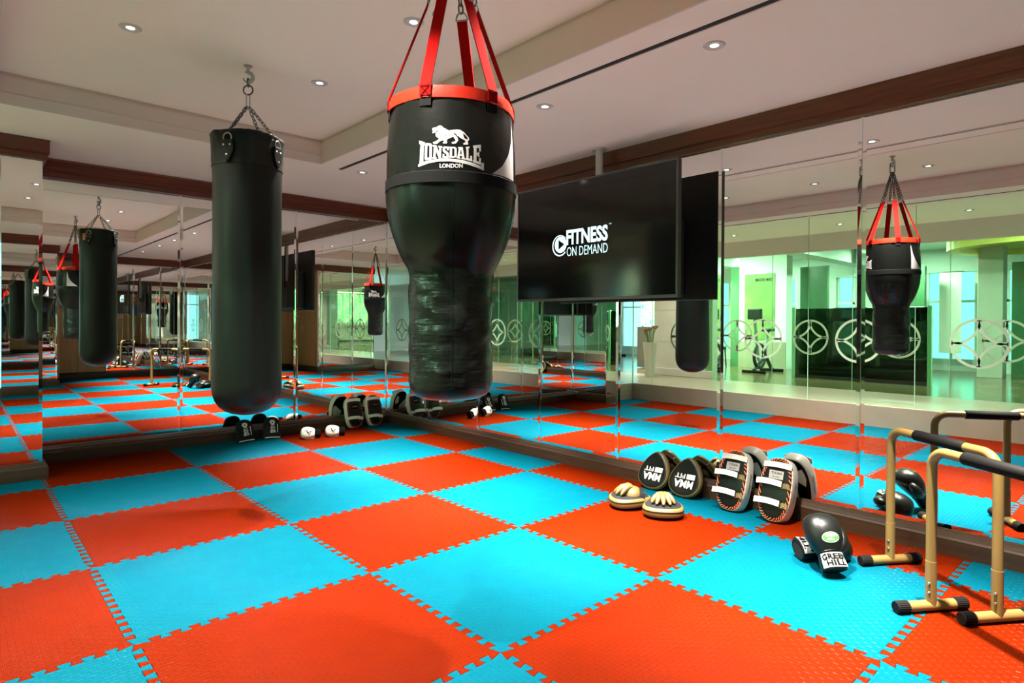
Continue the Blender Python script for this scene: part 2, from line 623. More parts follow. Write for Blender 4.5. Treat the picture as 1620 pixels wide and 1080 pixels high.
# ---- mirror panels
def mirror_panel(parent, p0, p1, z0, z1, nrm):
    """bevelled mirror between plan points p0,p1 facing nrm"""
    a, b = Vector((*p0, 0)), Vector((*p1, 0))
    x = (b - a).normalized(); n = Vector((*nrm, 0)); L = (b - a).length
    bw, bd, g = 0.024, 0.0011, 0.0012
    vs = []
    for (w, d) in ((g, -bd), (bw, 0)):
        for u, z in ((w, z0 + w), (L - w, z0 + w), (L - w, z1 - w), (w, z1 - w)):
            q = a + x * u + n * d
            vs.append((q.x, q.y, z))
    for u, z in ((g, z0 + g), (L - g, z0 + g), (L - g, z1 - g), (g, z1 - g)):
        q = a + x * u - n * 0.006
        vs.append((q.x, q.y, z))
    mb = MB()
    mb.add(vs, [(4, 5, 6, 7)], 0)
    mb.f += [(k, (k + 1) % 4, 4 + (k + 1) % 4, 4 + k) for k in range(4)]
    mb.f += [(8 + k, 8 + (k + 1) % 4, (k + 1) % 4, k) for k in range(4)] + [(11, 10, 9, 8)]
    mb.m += [1] * 9
    return mb.obj('mirror_panel', [M['mirror'], M['mbevel']], parent)

wall_right = tag(MB().box((XM + .0075, YBK - .2, 0), (XM + .2, YM + .2, ZS)).obj('wall_right', M['plaster']), kind='structure')
ys = [YM, 2.19, 1.24, .316, -.60, -1.521, -2.446, -3.37, -4.29, -5.21, YBK]
for a, b in zip(ys, ys[1:]):
    mirror_panel(wall_right, (XM, a), (XM, b), ZMB, ZMT, (-1, 0))
wall_far = tag(MB().box((-.02, YM + .0075, 0), (XM + .0075, YM + .2, ZS)).obj('wall_far', M['plaster']), kind='structure')
xs = [0.0, 1.134, 2.30, XM]
for a, b in zip(xs, xs[1:]):
    mirror_panel(wall_far, (a, YM), (b, YM), ZMB, ZMT, (0, -1))

def moulding(name, prof, pts, m, closed=False):
    """sweep a (out, z) profile along plan points, 'out' to the right-hand normal with mitres"""
    P = [Vector((p[0], p[1])) for p in pts]
    rings = []
    for i in range(len(P)):
        d1 = (P[i] - P[i - 1]).normalized() if i else (P[1] - P[0]).normalized()
        d2 = (P[i + 1] - P[i]).normalized() if i < len(P) - 1 else d1
        n1, n2 = Vector((d1.y, -d1.x)), Vector((d2.y, -d2.x))
        mi = (n1 + n2) / (1 + n1.dot(n2))
        rings.append([(P[i].x + mi.x * o, P[i].y + mi.y * o, z) for o, z in prof])
    return tag(MB().loft(rings).obj(name, m, smooth=25), kind='structure')

BASE = [(0, 0), (.052, 0), (.052, .088), (.046, .098), (.040, .100), (.034, .114), (.010, .126), (0, .1295)]
CROWN = [(0, 2.503), (.030, 2.500), (.034, 2.545), (.052, 2.551), (.052, 2.640), (.058, 2.6565), (0, 2.6565)]
def run(prof, w):
    return [(o * w / .052, z) for o, z in prof]
moulding('baseboard_right', BASE, [(XM, YM), (XM, YBK)], M['darkY'])
moulding('baseboard_far', run(BASE, YM - YB), [(0.0, YM), (XM - .053, YM)], M['darkX'])
moulding('trim_1', CROWN, [(XM, YM), (XM, YBK)], M['woodY'])
moulding('trim_2', run(CROWN, .09), [(0.0, YM), (XM - .06, YM)], M['woodX'])

# ---- mirrored pillars
def pillar(name, x0, x1, y0, y1, faces, bpts, tnames):
    w = tag(MB().box((x0 + .007, y0 + .007, 0), (x1 - .007, y1 - .007, ZS)).obj(name, M['plaster']), kind='structure')
    for p, q, n in faces:
        mirror_panel(w, p, q, ZMB, ZMT, n)
    moulding(tnames[0], run(BASE, .035), bpts, M['darkX'])
    moulding(tnames[1], run(CROWN, .04), bpts, M['woodX'])
pillar('wall_pillar_far', -.27, 0.0, 2.385, YM, [((-.27, 2.385), (0, 2.385), (0, -1)), ((0, 2.385), (0, YM - .001), (1, 0))],
       [(0.0, YM - .13), (0.0, 2.385), (-.268, 2.385)][::-1], ('baseboard_pillar', 'trim_3'))
pillar('wall_pillar_near', -.62, .90, YBK + .007, -4.6, [((.90, -4.6), (-.62, -4.6), (0, 1)), ],
       [(.90, YBK + .06), (.90, -4.6), (-.62, -4.6)], ('baseboard_near', 'trim_4'))

# back wall: oak panels, then mirrors
wall_back = tag(MB().box((-.62, YBK - .2, 0), (XM, YBK - .0075, ZS)).obj('wall_back', M['plaster']), kind='structure')
for a, b in ((.90, 1.40), (1.403, 1.90)):
    MB().box((a + .002, YBK - .007, .1305), (b, YBK + .05, 2.49), bev=.003).obj('oak_panel', M['oakZ'], wall_back)
for a, b in zip((1.905, 2.42, 2.94), (2.42, 2.94, XM)):
    mirror_panel(wall_back, (b, YBK), (a, YBK), ZMB, ZMT, (0, 1))
moulding('baseboard_back', run(BASE, .06), [(XM - .055, YBK), (.94, YBK)], M['darkX'])
moulding('trim_5', run(CROWN, .06), [(XM - .055, YBK), (.94, YBK)], M['woodX'])
cup = empty('oak_cupboard', (.901, -5.4, 0))
tag(cup, 'tall oak cupboard with two doors beside the mirrored pillar behind the camera', 'cupboard')
MB().box((0, -.72, .131), (.02, .72, 2.49)).obj('carcass', M['oakZ'], cup)
for k in (-1, 1):
    d = MB().box((.021, min(.006 * k, .70 * k), .15), (.04, max(.006 * k, .70 * k), 2.47), bev=.003).obj('door', M['oakZ'], cup)
    MB().tube([(.04, .06 * k, 1.0), (.075, .06 * k, 1.0), (.075, .06 * k, 1.14), (.04, .06 * k, 1.14)], .006, 8).obj('handle', M['steel'], d, smooth=40)
for xx in (1.62, 1.78):
    th = empty('wall_switch', (xx, YBK + .051, 1.43))
    tag(th, 'white wall switch with dark display on the oak panel, the %s one' % ('left' if xx < 1.7 else 'right'), 'switch')
    MB().box((-.05, 0, -.06), (.05, .012, .06), bev=.004).obj('plate', M['polew'], th)
    MB().box((-.028, .0122, -.02), (.028, .016, .03)).obj('display', M['rubber'], th)
n = empty('notice_board', (1.1, YBK + .051, 1.75))
tag(n, 'dark blue printed notice hung on the oak wall panel', 'notice')
MB().box((-.16, 0, -.25), (.16, .012, .25), bev=.003).obj('sheet', M['blueposter'], n)

# ---- ceiling: soffit ring, stepped cove, tray
TX0, TX1, TY0, TY1 = -.36, 1.885, -3.02, 1.53
cm = MB()
for a, b in (((TX1, -6.4, ZS), (3.7, 3.4, ZS + .05)), ((-.75, TY1, ZS), (TX1, 3.4, ZS + .05)),
             ((-.75, -6.4, ZS), (TX1, TY0, ZS + .05)), ((-.75, TY0, ZS), (TX0, TY1, ZS + .05))):
    cm.box(a, b)
ceil = tag(cm.obj('ceiling', M['plaster']), kind='structure')
cove = [(-.012, ZS - .002), (-.012, ZS + .074), (-.004, ZS + .079), (-.004, ZS + .186), (.010, ZS + .188), (.010, ZT - .0005), (.40, ZT - .0005), (.40, ZS + .051), (-.001, ZS + .051), (-.001, ZS - .002)]
def ring_profile(name, prof, m):
    c = [(TX0, TY0, 1, 1), (TX1, TY0, -1, 1), (TX1, TY1, -1, -1), (TX0, TY1, 1, -1)]
    rings = [[(x - sx * o, y - sy * o, z) for o, z in prof] for x, y, sx, sy in c]
    rings.append(rings[0])
    return tag(MB().loft(rings, caps=False).obj(name, m, ceil), kind='structure')
ring_profile('cove_moulding', cove, M['fascia'])
MB().box((TX0 - .3, TY0 - .3, ZT), (TX1 + .3, TY1 + .3, ZT + .04)).obj('tray_ceiling', M['plaster'], ceil)
# slot groove along the soffit
MB().box((2.072, -6.1, ZS - .004), (2.098, 1.58, ZS + .001)).obj('slot_diffuser', M['slot'], ceil)
MB().box((2.098, -6.1, ZS - .007), (2.106, 1.58, ZS + .001)).obj('slot_lip', M['fascia'], ceil)
MB().box((-.66, -4.5, ZS - .005), (-.645, 2.3, ZS + .001)).obj('slot_diffuser', M['slot'], ceil)

# ---- recessed lamps
def downlight(x, y, z, watts, label, group, spread=88, aim=(0, 0), sub=.05):
    t = empty('recessed_downlight', (x, y, z))
    tag(t, label, 'lamp', group)
    MB().lathe([(.021, -.0025), (.024, -.0045), (.050, -.006), (.0505, -.0035), (.053, -.0035), (.056, -.0005)], 28).obj('trim_ring', M['trimw'], t, smooth=40)
    MB().lathe([(.0215, -.002), (.0001, -.002)], 24).obj('lens', M['lamp'], t)
    ld = bpy.data.lights.new('lamp', 'SPOT')
    ld.energy = watts
    ld.color = LAMP_COL
    ld.spot_size = math.radians(spread)
    ld.spot_blend = 1.0
    ld.shadow_soft_size = .035
    lo = bpy.data.objects.new('lamp_beam', ld)
    COL.objects.link(lo)
    lo.parent = t
    lo.location = (0, 0, -.012)
    return t
for x, y, l in ((.205, .25, 'recessed downlight in the tray ceiling left of the plain black bag chain'),
                (1.30, .27, 'recessed downlight in the tray ceiling right of the plain black bag chain'),
                (1.30, -.90, 'recessed downlight seen beside the red straps of the large bag'),
                (.205, -.87, 'tray ceiling downlight above the frame, seen in the right mirror'),
                (.205, -2.0, 'tray ceiling downlight behind the strapped bag, left row'),
                (1.30, -2.0, 'tray ceiling downlight behind the strapped bag, right row')):
    downlight(x, y, ZT, TRAY_W, l, 'downlights in the tray ceiling', 88)
for y, l in ((1.54, 'recessed downlight in the soffit near the mirrored corner'), (.31, 'recessed downlight in the soffit hidden behind the strapped bag'),
             (-.91, 'recessed downlight in the soffit above the television'), (-2.13, 'soffit downlight above the orange laced pads'),
             (-3.2, 'soffit downlight above the dip bars'), (-4.6, 'soffit downlight nearest the back mirror')):
    downlight(2.29, y, ZS, SOFFIT_W, l, 'downlights in the right soffit', 58)

# ---- kerb, corridor, glass walls, gym hall beyond (seen in the mirrors)
kb = MB()
kb.box((-2.42, -8.5, -.1), (XK, 7.5, ZC), bev=.008)
kb.box((XK - .01, 2.43, -.019), (-.03, 7.5, ZC), bev=.006)
kerb = tag(kb.obj('trim_kerb', M['stone']), kind='structure')
JY = [2.47, 2.08, .84, -.40, -1.64, -2.88, -4.12]

def medallion(name, x, y, z, parent):
    r, w = .277, .030
    polys = [(circ(r, 48), [circ(r - w, 48)[::-1]])]
    ri = r - w * .6
    # four concave bands between the compass points
    for q in range(4):
        a = q * PI / 2
        c = (ri * math.sqrt(2) * math.cos(a + PI / 4), ri * math.sqrt(2) * math.sin(a + PI / 4))
        o_, i_ = [], []
        for k in range(15):
            t = a + PI / 4 + PI + (k / 14 - .5) * (PI / 2)
            for L_, rr in ((o_, ri - w * .2), (i_, ri + w * .75)):
                p = (c[0] + rr * math.cos(t), c[1] + rr * math.sin(t))
                d = math.hypot(*p)
                L_.append(p if d < r - w * .2 else (p[0] * (r - w * .2) / d, p[1] * (r - w * .2) / d))
        polys.append((o_ + i_[::-1], []))
    return decal(polys, lambda u, v: (x, y + u, z + v), name, M['medallion'], parent)

def glass_wall(name, x, z0, z1, tone, kindname, ranges):
    w = empty(name, (0, 0, 0))
    tag(w, kind='structure')
    for a, b in ranges:
        g = MB().box((x - .005, b + .003, z0), (x + .005, a - .003, z1)).obj('glass_pane', M[tone], w)
        MB().box((x - .006, b - .0028, z0), (x + .006, b + .0028, z1)).obj('pane_edge', M['gedge'], w)
        if abs((a - b) - 1.24) < .02:
            medallion('frosted_medallion', x + .008, (a + b) / 2, 1.045, g)
    return w
glass_wall('window_1', -.80, ZC, ZS - .002, 'glass', '', list(zip(JY, JY[1:])))
glass_wall('window_2', -2.41, ZC, 2.385, 'gglass', '', [(.84, -.40), (-.40, -1.64), (-1.64, -2.88), (-2.88, -4.12), (-4.12, -5.36), (2.08, .84)])
rg = empty('window_21', (0, 0, 0)); tag(rg, kind='structure')
MB().box((-.79, 2.465, ZC), (-.272, 2.475, ZS - .002)).obj('glass_pane', M['glass'], rg)
MB().box((-.806, 2.462, ZC), (-.792, 2.478, ZS - .002)).obj('pane_edge', M['gedge'], rg)
tag(MB().box((-.02, YM + .201, 0), (.1, 7.5, ZS)).obj('wall_lobby', M['stonewall']), kind='structure')
tag(MB().box((-.749, 3.401, ZS + .001), (.1, 7.5, ZS + .05)).obj('ceiling_lobby', M['plaster']), kind='structure')
tag(MB().box((-2.46, -8.5, 2.39), (-2.36, 7.5, 2.9)).obj('trim_bulkhead', M['fascia']), kind='structure')
tag(MB().box((-2.36, -8.5, ZS + .001), (-.751, 7.5, ZS + .05)).obj('ceiling_corridor', M['plaster']), kind='structure')
we = empty('window_20', (0, 0, 0)); tag(we, kind='structure')  # added window at the unseen corridor end; lets sky light in to lift the ceiling
fr = MB()
for x in (-2.36, -1.58, -.80):
    fr.box((x, -8.44, ZC), (x + .05, -8.38, ZS))
fr.box((-2.31, -8.44, 2.1), (-.80, -8.38, 2.16)).obj('window_frame', M['polew'], we)
MB().box((-2.35, -8.42, ZC + .001), (-.76, -8.41, ZS - .001)).obj('glass_pane', M['glass'], we)
# white stone wall between the glass walls
sw = tag(MB().box((-2.75, 1.95, ZC), (-2.43, 3.2, 2.6)).obj('wall_stone', M['stonewall']), kind='structure')
MB().box((-2.429, 1.93, ZC + .001), (-2.38, 3.2, ZC + .14), bev=.008).obj('plinth', M['stonewall'], sw)
for z in (.9, 1.5, 2.05):
    MB().box((-2.4295, 1.955, z), (-2.428, 3.195, z + .006)).obj('joint', M['stone'], sw)
for k, (x, y) in enumerate(((-1.6, 2.6), (-1.6, 1.1), (-1.6, -.5), (-1.6, -2.0), (-1.6, -3.6))):
    downlight(x, y, ZS, CORR_W, 'recessed downlight in the corridor ceiling behind the glass', 'downlights in the corridor ceiling', 120)

# gym hall
GX = -8.6
tag(MB().box((GX - .2, -9, 0.0), (-2.43, 11.4, .24)).obj('floor_gym', M['gymfloor']), kind='structure')
tag(MB().box((GX - .2, -9, 2.95), (-2.465, 11.4, 3.05)).obj('ceiling_gym', M['gympaint']), kind='structure')
for k, y in enumerate((1.2, 3.6)):
    tag(MB().box((GX, y, 2.62), (-2.5, y + .35, 2.949)).obj('trim_%d' % (7 + k), M['gympaint']), kind='structure')
wallg = MB()
GW = [(-8.8, -3.4, 'w'), (-3.4, -2.35, 'o'), (-2.35, -1.7, 'w'), (-1.7, -.95, 'o'), (-.95, -.8, 'w'), (-.8, .16, 'o'), (.16, 1.3, 'w'), (1.3, 2.1, 'o'), (2.1, 3.1, 'w'), (3.1, 4.2, 'o'), (4.2, 5.0, 'w'), (5.0, 6.6, 'o'), (6.6, 7.2, 'w'), (7.2, 8.9, 'o'), (8.9, 10.9, 'o'), (10.9, 11.2, 'w')]
for a, b, t in GW:
    if t == 'w':
        wallg.box((GX - .2, a, .24), (GX, b, 2.95))
    else:
        wallg.box((GX - .2, a, .24), (GX, b, .50)).box((GX - .2, a, 2.42), (GX, b, 2.95))
tag(wallg.obj('wall_gym', M['gympaint']), kind='structure')
wi = 3
for a, b, t in GW:
    if t == 'o':
        w = empty('window_%d' % wi, (0, 0, 0)); tag(w, kind='structure'); wi += 1
        fr = MB()
        for q in ((a, a + .05), (b - .05, b), ((a + b) / 2 - .025, (a + b) / 2 + .025)):
            fr.box((GX - .12, q[0], .50), (GX - .05, q[1], 2.42))
        fr.box((GX - .12, a + .05, 1.75), (GX - .05, b - .05, 1.80))
        fr.obj('window_frame', M['polew'], w)
        MB().box((GX - .09, a + .05, .5), (GX - .08, b - .05, 2.42)).obj('glass_pane', M['glass'], w)
for a, b in ((-9, -8.8), (11.2, 11.4)):
    tag(MB().box((GX, a, .24), (-2.47, b, 2.95)).obj('wall_hall', M['gympaint']), kind='structure')
# white pier with the poster, green glass doors
pier = tag(MB().box((-6.3, 2.2, .24), (-6.0, 3.32, 2.95)).obj('wall_pier', M['gympaint']), kind='structure')
MB().box((-5.999, 2.2, .24), (-5.97, 3.32, .85)).obj('dado', M['stone'], pier)
po = empty('wall_poster', (-5.998, 2.82, 1.64))
tag(po, 'green printed poster with dark heading on the pale pier beyond the glass', 'poster')
MB().box((0, -.36, -.76), (.012, .36, .76)).obj('sheet', M['poster'], po)
text('TEAM ORIGAMI', 'heading', M['inkline'], po, lambda u, v: (.0135, u, v), (-.32, .58, .10, .66), .02)
tag(MB().box((-6.6, 3.322, .24), (-6.02, 3.55, 2.6)).obj('door_1', M['gymgreen']), kind='structure')
tag(MB().box((-6.2, 4.35, .24), (-5.9, 5.0, 2.6)).obj('door_2', M['gymgreen']), kind='structure')
for k, y in enumerate((.9, -1.3, -2.2, -4.4)):
    c = tag(MB().box((-7.4, y - .2, .24), (-7.0, y + .2, 2.94), bev=.01).obj('wall_column_%d' % (k + 1), M['stonewall'] if k % 2 else M['gympaint']), kind='structure')
tag(MB().box((-7.6, -.1, .24), (-7.45, .55, 2.5)).obj('door_3', M['gymgreen']), kind='structure')
tag(MB().box((-7.9, -1.95, .24), (-7.75, -1.52, 2.5)).obj('door_4', M['gymgreen']), kind='structure')
tag(MB().box((-7.3, -3.9, .24), (-7.2, -2.5, 2.5)).obj('door_5', M['gymgreen']), kind='structure')
tag(MB().box((-6.7, 1.55, .24), (-6.6, 2.15, 2.55)).obj('door_6', M['gymgreen']), kind='structure')
bn = empty('hanging_banner', (-8.1, -.42, 1.5))
tag(bn, 'pale hanging banner in front of the bright far window', 'banner')
MB().box((-.006, -.2, -.85), (.006, .2, .88)).obj('cloth', M['cloth'], bn)
MB().tube([(0, -.24, .89), (0, .24, .89)], .015, 8).obj('rod', M['steel'], bn)
dm = MB().lathe([(1.3, .30), (1.3, .0), (1.1, .0), (.98, .10), (.6, .16), (0.001, .18)], 40).obj('ceiling_dome', M['yellow'], loc=(-6.6, -2.0, 2.64))
tag(dm, 'round yellow dome recess under the gym hall ceiling', 'ceiling dome')

# hall lamps (real panels under the gym ceiling)
for k, (x, y) in enumerate(((-4.2, .2), (-4.2, -2.6), (-4.2, 3.0), (-7.0, .2), (-7.0, -2.6), (-7.0, 3.2), (-4.9, 3.5))):
    lp = empty('hall_ceiling_light', (x, y, 2.94))
    tag(lp, 'flat round ceiling light in the gym hall beyond the green glass', 'lamp', 'ceiling lights in the gym hall')
    MB().lathe([(.16, -.0005), (.16, -.03), (.14, -.032)], 24).obj('rim', M['trimw'], lp, smooth=40)
    MB().lathe([(.139, -.03), (.0005, -.03)], 24).obj('diffuser', M['lamp'], lp)
    ld = bpy.data.lights.new('hall_lamp', 'AREA'); ld.shape = 'DISK'; ld.size = .28; ld.energy = GYM_W; ld.color = (.95, 1, 1)
    lo = bpy.data.objects.new('hall_beam', ld); COL.objects.link(lo); lo.parent = lp; lo.location = (0, 0, -.04)

# treadmills
def treadmill(x, y, rz, label):
    t = empty('treadmill', (x, y, .24)); t.rotation_euler = (0, 0, rz)
    tag(t, label, 'treadmill', 'treadmills in the gym hall')
    MB().box((-.9, -.40, .02), (.9, .40, .20), bev=.03).obj('deck', M['machine'], t)
    MB().box((-.85, -.26, .201), (.6, .26, .206)).obj('belt', M['rubber'], t)
    MB().box((.45, -.40, .201), (.95, .40, .36), bev=.05).obj('motor_cover', M['machine'], t)
    for s in (-1, 1):
        MB().tube([(.62, .40 * s, .12), (.72, .40 * s, 1.15)], .045, 10).obj('upright', M['machgrey'], t, smooth=40)
        MB().tube([(.70, .39 * s, 1.05), (.2, .39 * s, 1.0), (.05, .39 * s, .96)], .03, 10).obj('handrail', M['rubber'], t, smooth=40)
    c = MB().box((.62, -.36, 1.08), (.86, .36, 1.36), bev=.04).obj('console', M['machine'], t)
    MB().box((.612, -.16, 1.14), (.6195, .16, 1.31)).obj('display', M['winlit'], c)
    return t
treadmill(-5.3, .85, PI, 'black treadmill left of the others beyond the green glass')
treadmill(-5.3, -.15, PI, 'black treadmill in the middle beyond the green glass')
treadmill(-5.9, -3.2, PI / 2 + .3, 'black treadmill standing alone at the far right of the gym hall')
def bike(x, y, label):
    t = empty('exercise_bike', (x, y, .24))
    tag(t, label, 'exercise bike', 'exercise bikes in the gym hall')
    for s in (-.4, .4):
        MB().tube([(s, -.25, .03), (s, .25, .03)], .03, 8).obj('foot', M['rubber'], t)
    MB().tube([(-.4, 0, .05), (-.1, 0, .35), (.4, 0, .05)], .04, 8).obj('frame', M['machine'], t, smooth=40)
    MB().tube([(.2, 0, .25), (.38, 0, 1.1)], .035, 8).obj('stem', M['machgrey'], t, smooth=40)
    MB().tube([(-.1, 0, .35), (-.22, 0, .85)], .03, 8).obj('seat_post', M['machgrey'], t, smooth=40)
    MB().box((-.36, -.1, .85), (-.08, .1, .92), bev=.03).obj('saddle', M['machine'], t)
    MB().box((.33, -.15, 1.1), (.41, .15, 1.32), bev=.02).obj('console', M['machine'], t)
    MB().tube([(.15 + .24 * math.cos(a * PI / 10), 0.0, .34 + .24 * math.sin(a * PI / 10)) for a in range(20)], .035, 8, closed=True).obj('flywheel', M['machine'], t, smooth=40)
bike(-4.9, 2.2, 'black exercise bike beside the poster pier beyond the glass')
bike(-7.0, 8.0, 'black exercise bike near the bright side window of the hall')
# low smoked-glass partition in front of the machines
st = empty('glass_partition', (-4.2, .12, .24))
tag(st, 'low smoked glass partition with pale end posts in front of the treadmills', 'partition')
for y in (-1.10, 1.13):
    MB().box((-.03, y - .03, 0), (.03, y + .03, 1.33), bev=.004).obj('post', M['gedge'], st)
MB().box((-.008, -1.069, .06), (.008, 1.099, 1.30)).obj('smoked_pane', M['smoked'], st)
MB().box((-.02, -1.069, 0), (.02, 1.099, .058)).obj('base_rail', M['machine'], st)

# planter in the corridor
pl = empty('tall_planter', (-1.82, 2.86, ZC))
tag(pl, 'tall tapered pale planter with dry flowers behind the glass', 'planter')
MB().lathe([(.001, .0005), (.085, .0005), (.10, .3), (.125, .62), (.13, .64), (.11, .64), (.10, .6), (.001, .6)], 32).obj('pot', M['stonewall'], pl, smooth=40)
for k in range(9):
    a = k * 2.4; h = .22 + .12 * random.random()
    e = (.10 * math.cos(a), .10 * math.sin(a), .6 + h)
    st_ = MB().tube([(.03 * math.cos(a), .03 * math.sin(a), .6), (e[0] * .6, e[1] * .6, .6 + h * .6), e], .006, 6).obj('stalk', M['plant'], pl)
    lf = MB()
    for q in range(5):
        b = q * 1.26
        lf.loft([[(e[0] + .008 * math.cos(t), e[1] + .008 * math.sin(t), e[2]) for t in (0, 2, 4)],
                 [(e[0] + .035 * math.cos(b) + .016 * math.cos(t), e[1] + .035 * math.sin(b) + .016 * math.sin(t), e[2] + .04) for t in (0, 2, 4)],
                 [(e[0] + .06 * math.cos(b), e[1] + .06 * math.sin(b), e[2] + .05 + .004 * t) for t in (0, 1, 2)]])
    lf.obj('flower', M['twig'], st_)
# reception with mosaic at the corridor's far end
rc = tag(MB().box((-6.5, 7.2, ZC), (-.75, 7.5, 3.0)).obj('wall_reception', M['stonewall']), kind='structure')
mos = empty('mosaic_screen', (-4.85, 4.45, 0))
tag(mos, 'curved mosaic wall of green framed squares at the reception end', 'mosaic wall')
R0 = 6.0
def mp(u, o=0):
    a = u / R0
    return (R0 * math.sin(a), -(R0 - R0 * math.cos(a)) * 0.8 - o)
for zz, n_, t_ in ((1.20, 'tile_frames', 0), ):
    for r_ in range(7):
        for c_ in range(4, 17):
            u = -1.9 + c_ * .19; z = 1.20 + r_ * .17
            (x0, y0), (x1, y1) = mp(u + .008), mp(u + .182)
            f = MB()
            for (za, zb) in ((z, z + .16),):
                f.add([(x0, y0, za), (x1, y1, za), (x1, y1, zb), (x0, y0, zb)], [(0, 1, 2, 3)], 0)
            def sq(w, d, mi):
                a = mp(u + .095 - w, d); b = mp(u + .095 + w, d); zc = z + .08
                f.add([(a[0], a[1], zc - w * .9), (b[0], b[1], zc - w * .9), (b[0], b[1], zc + w * .9), (a[0], a[1], zc + w * .9)], [(0, 1, 2, 3)], mi)
            sq(.068, .004, 1); sq(.036, .008, 2); sq(.018, .012, 1)
            f.obj('tile', [M['mosaic'], M['mosaicg'] if (r_ * 7 + c_ * 3) % 4 else M['mosaicw'], M['mosaicw'] if (r_ + c_) % 2 else M['mosaicg']], mos)
cb = [[(*mp(-1.95 + k * .195, d), z) for d, z in ((-.3, ZC), (.25, ZC), (.25, 1.1), (.30, 1.1), (.30, 1.17), (-.3, 1.17))] for k in range(4, 16)]
MB().loft(cb).obj('counter', M['stone'], mos)
MB().loft([[(*mp(-1.95 + k * .195, d), z) for d, z in ((.255, .42), (.262, .42), (.262, .5), (.255, .5))] for k in range(4, 16)]).obj('counter_band', M['inkline'], mos)
MB().loft([[(*mp(-1.14 + k * .19, d), z) for d, z in ((.06, 2.44), (.10, 2.44), (.10, 2.46), (.06, 2.46))] for k in range(13)]).obj('cove_strip', M['stripe'], mos)
ld = bpy.data.lights.new('strip_lamp', 'AREA'); ld.shape = 'RECTANGLE'; ld.size = 2.2; ld.size_y = .05; ld.energy = 420; ld.color = (1, .95, .8)
lo = bpy.data.objects.new('strip_beam', ld); COL.objects.link(lo); lo.parent = mos; lo.location = (0, -.55, 2.55); lo.rotation_euler = (math.radians(35), 0, 0)
cl_ = empty('side_table', (-1.5, 4.6, ZC))
tag(cl_, 'small side table under a white cloth in the corridor', 'table')
MB().lathe([(.001, .62), (.2, .62), (.205, .6), (.22, .3), (.24, .02)], 24, fn=lambda a, z, r: .012 * math.sin(a * 8) * (0.62 - z) if r > .1 else 0).obj('cloth', M['cloth'], cl_, smooth=40)
MB().lathe([(.19, .0), (.19, .61)], 16, caps=True).obj('table_body', M['machine'], cl_)
ch = empty('tub_chair', (-5.6, 3.75, .24)); tag(ch, 'dark upright chair in front of the reception counter', 'chair')
MB().box((-.22, -.22, .40), (.22, .22, .48), bev=.02).obj('seat', M['machine'], ch)
MB().box((-.22, .18, .481), (.22, .22, .95), bev=.02).obj('backrest', M['machine'], ch)
for a in (-.19, .19):
    for b in (-.19, .19):
        MB().tube([(a, b, .40), (a * 1.1, b * 1.1, 0)], .018, 8).obj('leg', M['machine'], ch)

# ================================================================== THINGS
# ---- chains
def link_mesh(mb, a, b, w, r, twist):
    a, b = Vector(a), Vector(b)
    d = b - a; L = d.length; d.normalize()
    ref = Vector((0, 0, 1)) if abs(d.z) < .9 else Vector((1, 0, 0))
    s = d.cross(ref).normalized()
    s = Matrix.Rotation(twist, 3, d) @ s
    c = (a + b) / 2
    h = L / 2 - w
    path = []
    for k in range(6):
        t = -PI / 2 + PI * k / 5
        path.append(c + d * (h + w * math.cos(t)) + s * (w * math.sin(t)))
    for k in range(6):
        t = PI / 2 + PI * k / 5
        path.append(c + d * (-h + w * math.cos(t)) + s * (w * math.sin(t)))
    mb.tube(path, r, 6, closed=True)

def chain(a, b, parent, name='chain', pitch=.026, w=.0085, r=.0026):
    a, b = Vector(a), Vector(b)
    n = max(2, round((b - a).length / pitch))
    mb = MB()
    for k in range(n):
        p, q = a.lerp(b, k / n), a.lerp(b, (k + 1) / n)
        e = (q - p) * .16
        link_mesh(mb, p - e, q + e, w, r, (k % 2) * PI / 2 + .4)
    return mb.obj(name, M['chain'], parent, smooth=50)

def arc(c, ax, ay, r, a0, a1, n=14):
    c, ax, ay = Vector(c), Vector(ax).normalized(), Vector(ay).normalized()
    return [c + ax * (r * math.cos(a0 + (a1 - a0) * k / (n - 1))) + ay * (r * math.sin(a0 + (a1 - a0) * k / (n - 1))) for k in range(n)]

VR = Vector((math.cos(YAW), -math.sin(YAW), 0))     # horizontal axis seen edge-on from the door side

def ceiling_hook(t, z, top):
    MB().lathe([(.026, top - .0005), (.026, top - .006), (.012, top - .010), (.008, top - .03)], 20, caps=True).obj('ceiling_plate', M['steel'], t, smooth=40)
    hk = arc((0, 0, z), VR, (0, 0, 1), .030, PI * .62, -PI * .98, 18)
    rr = [.010] + [.012] * 12 + [.008, .007, .006, .005, .0035]
    MB().tube([(0, 0, top - .025)] + hk, [.008] + rr, 10).obj('hook', M['steel'], t, smooth=60)

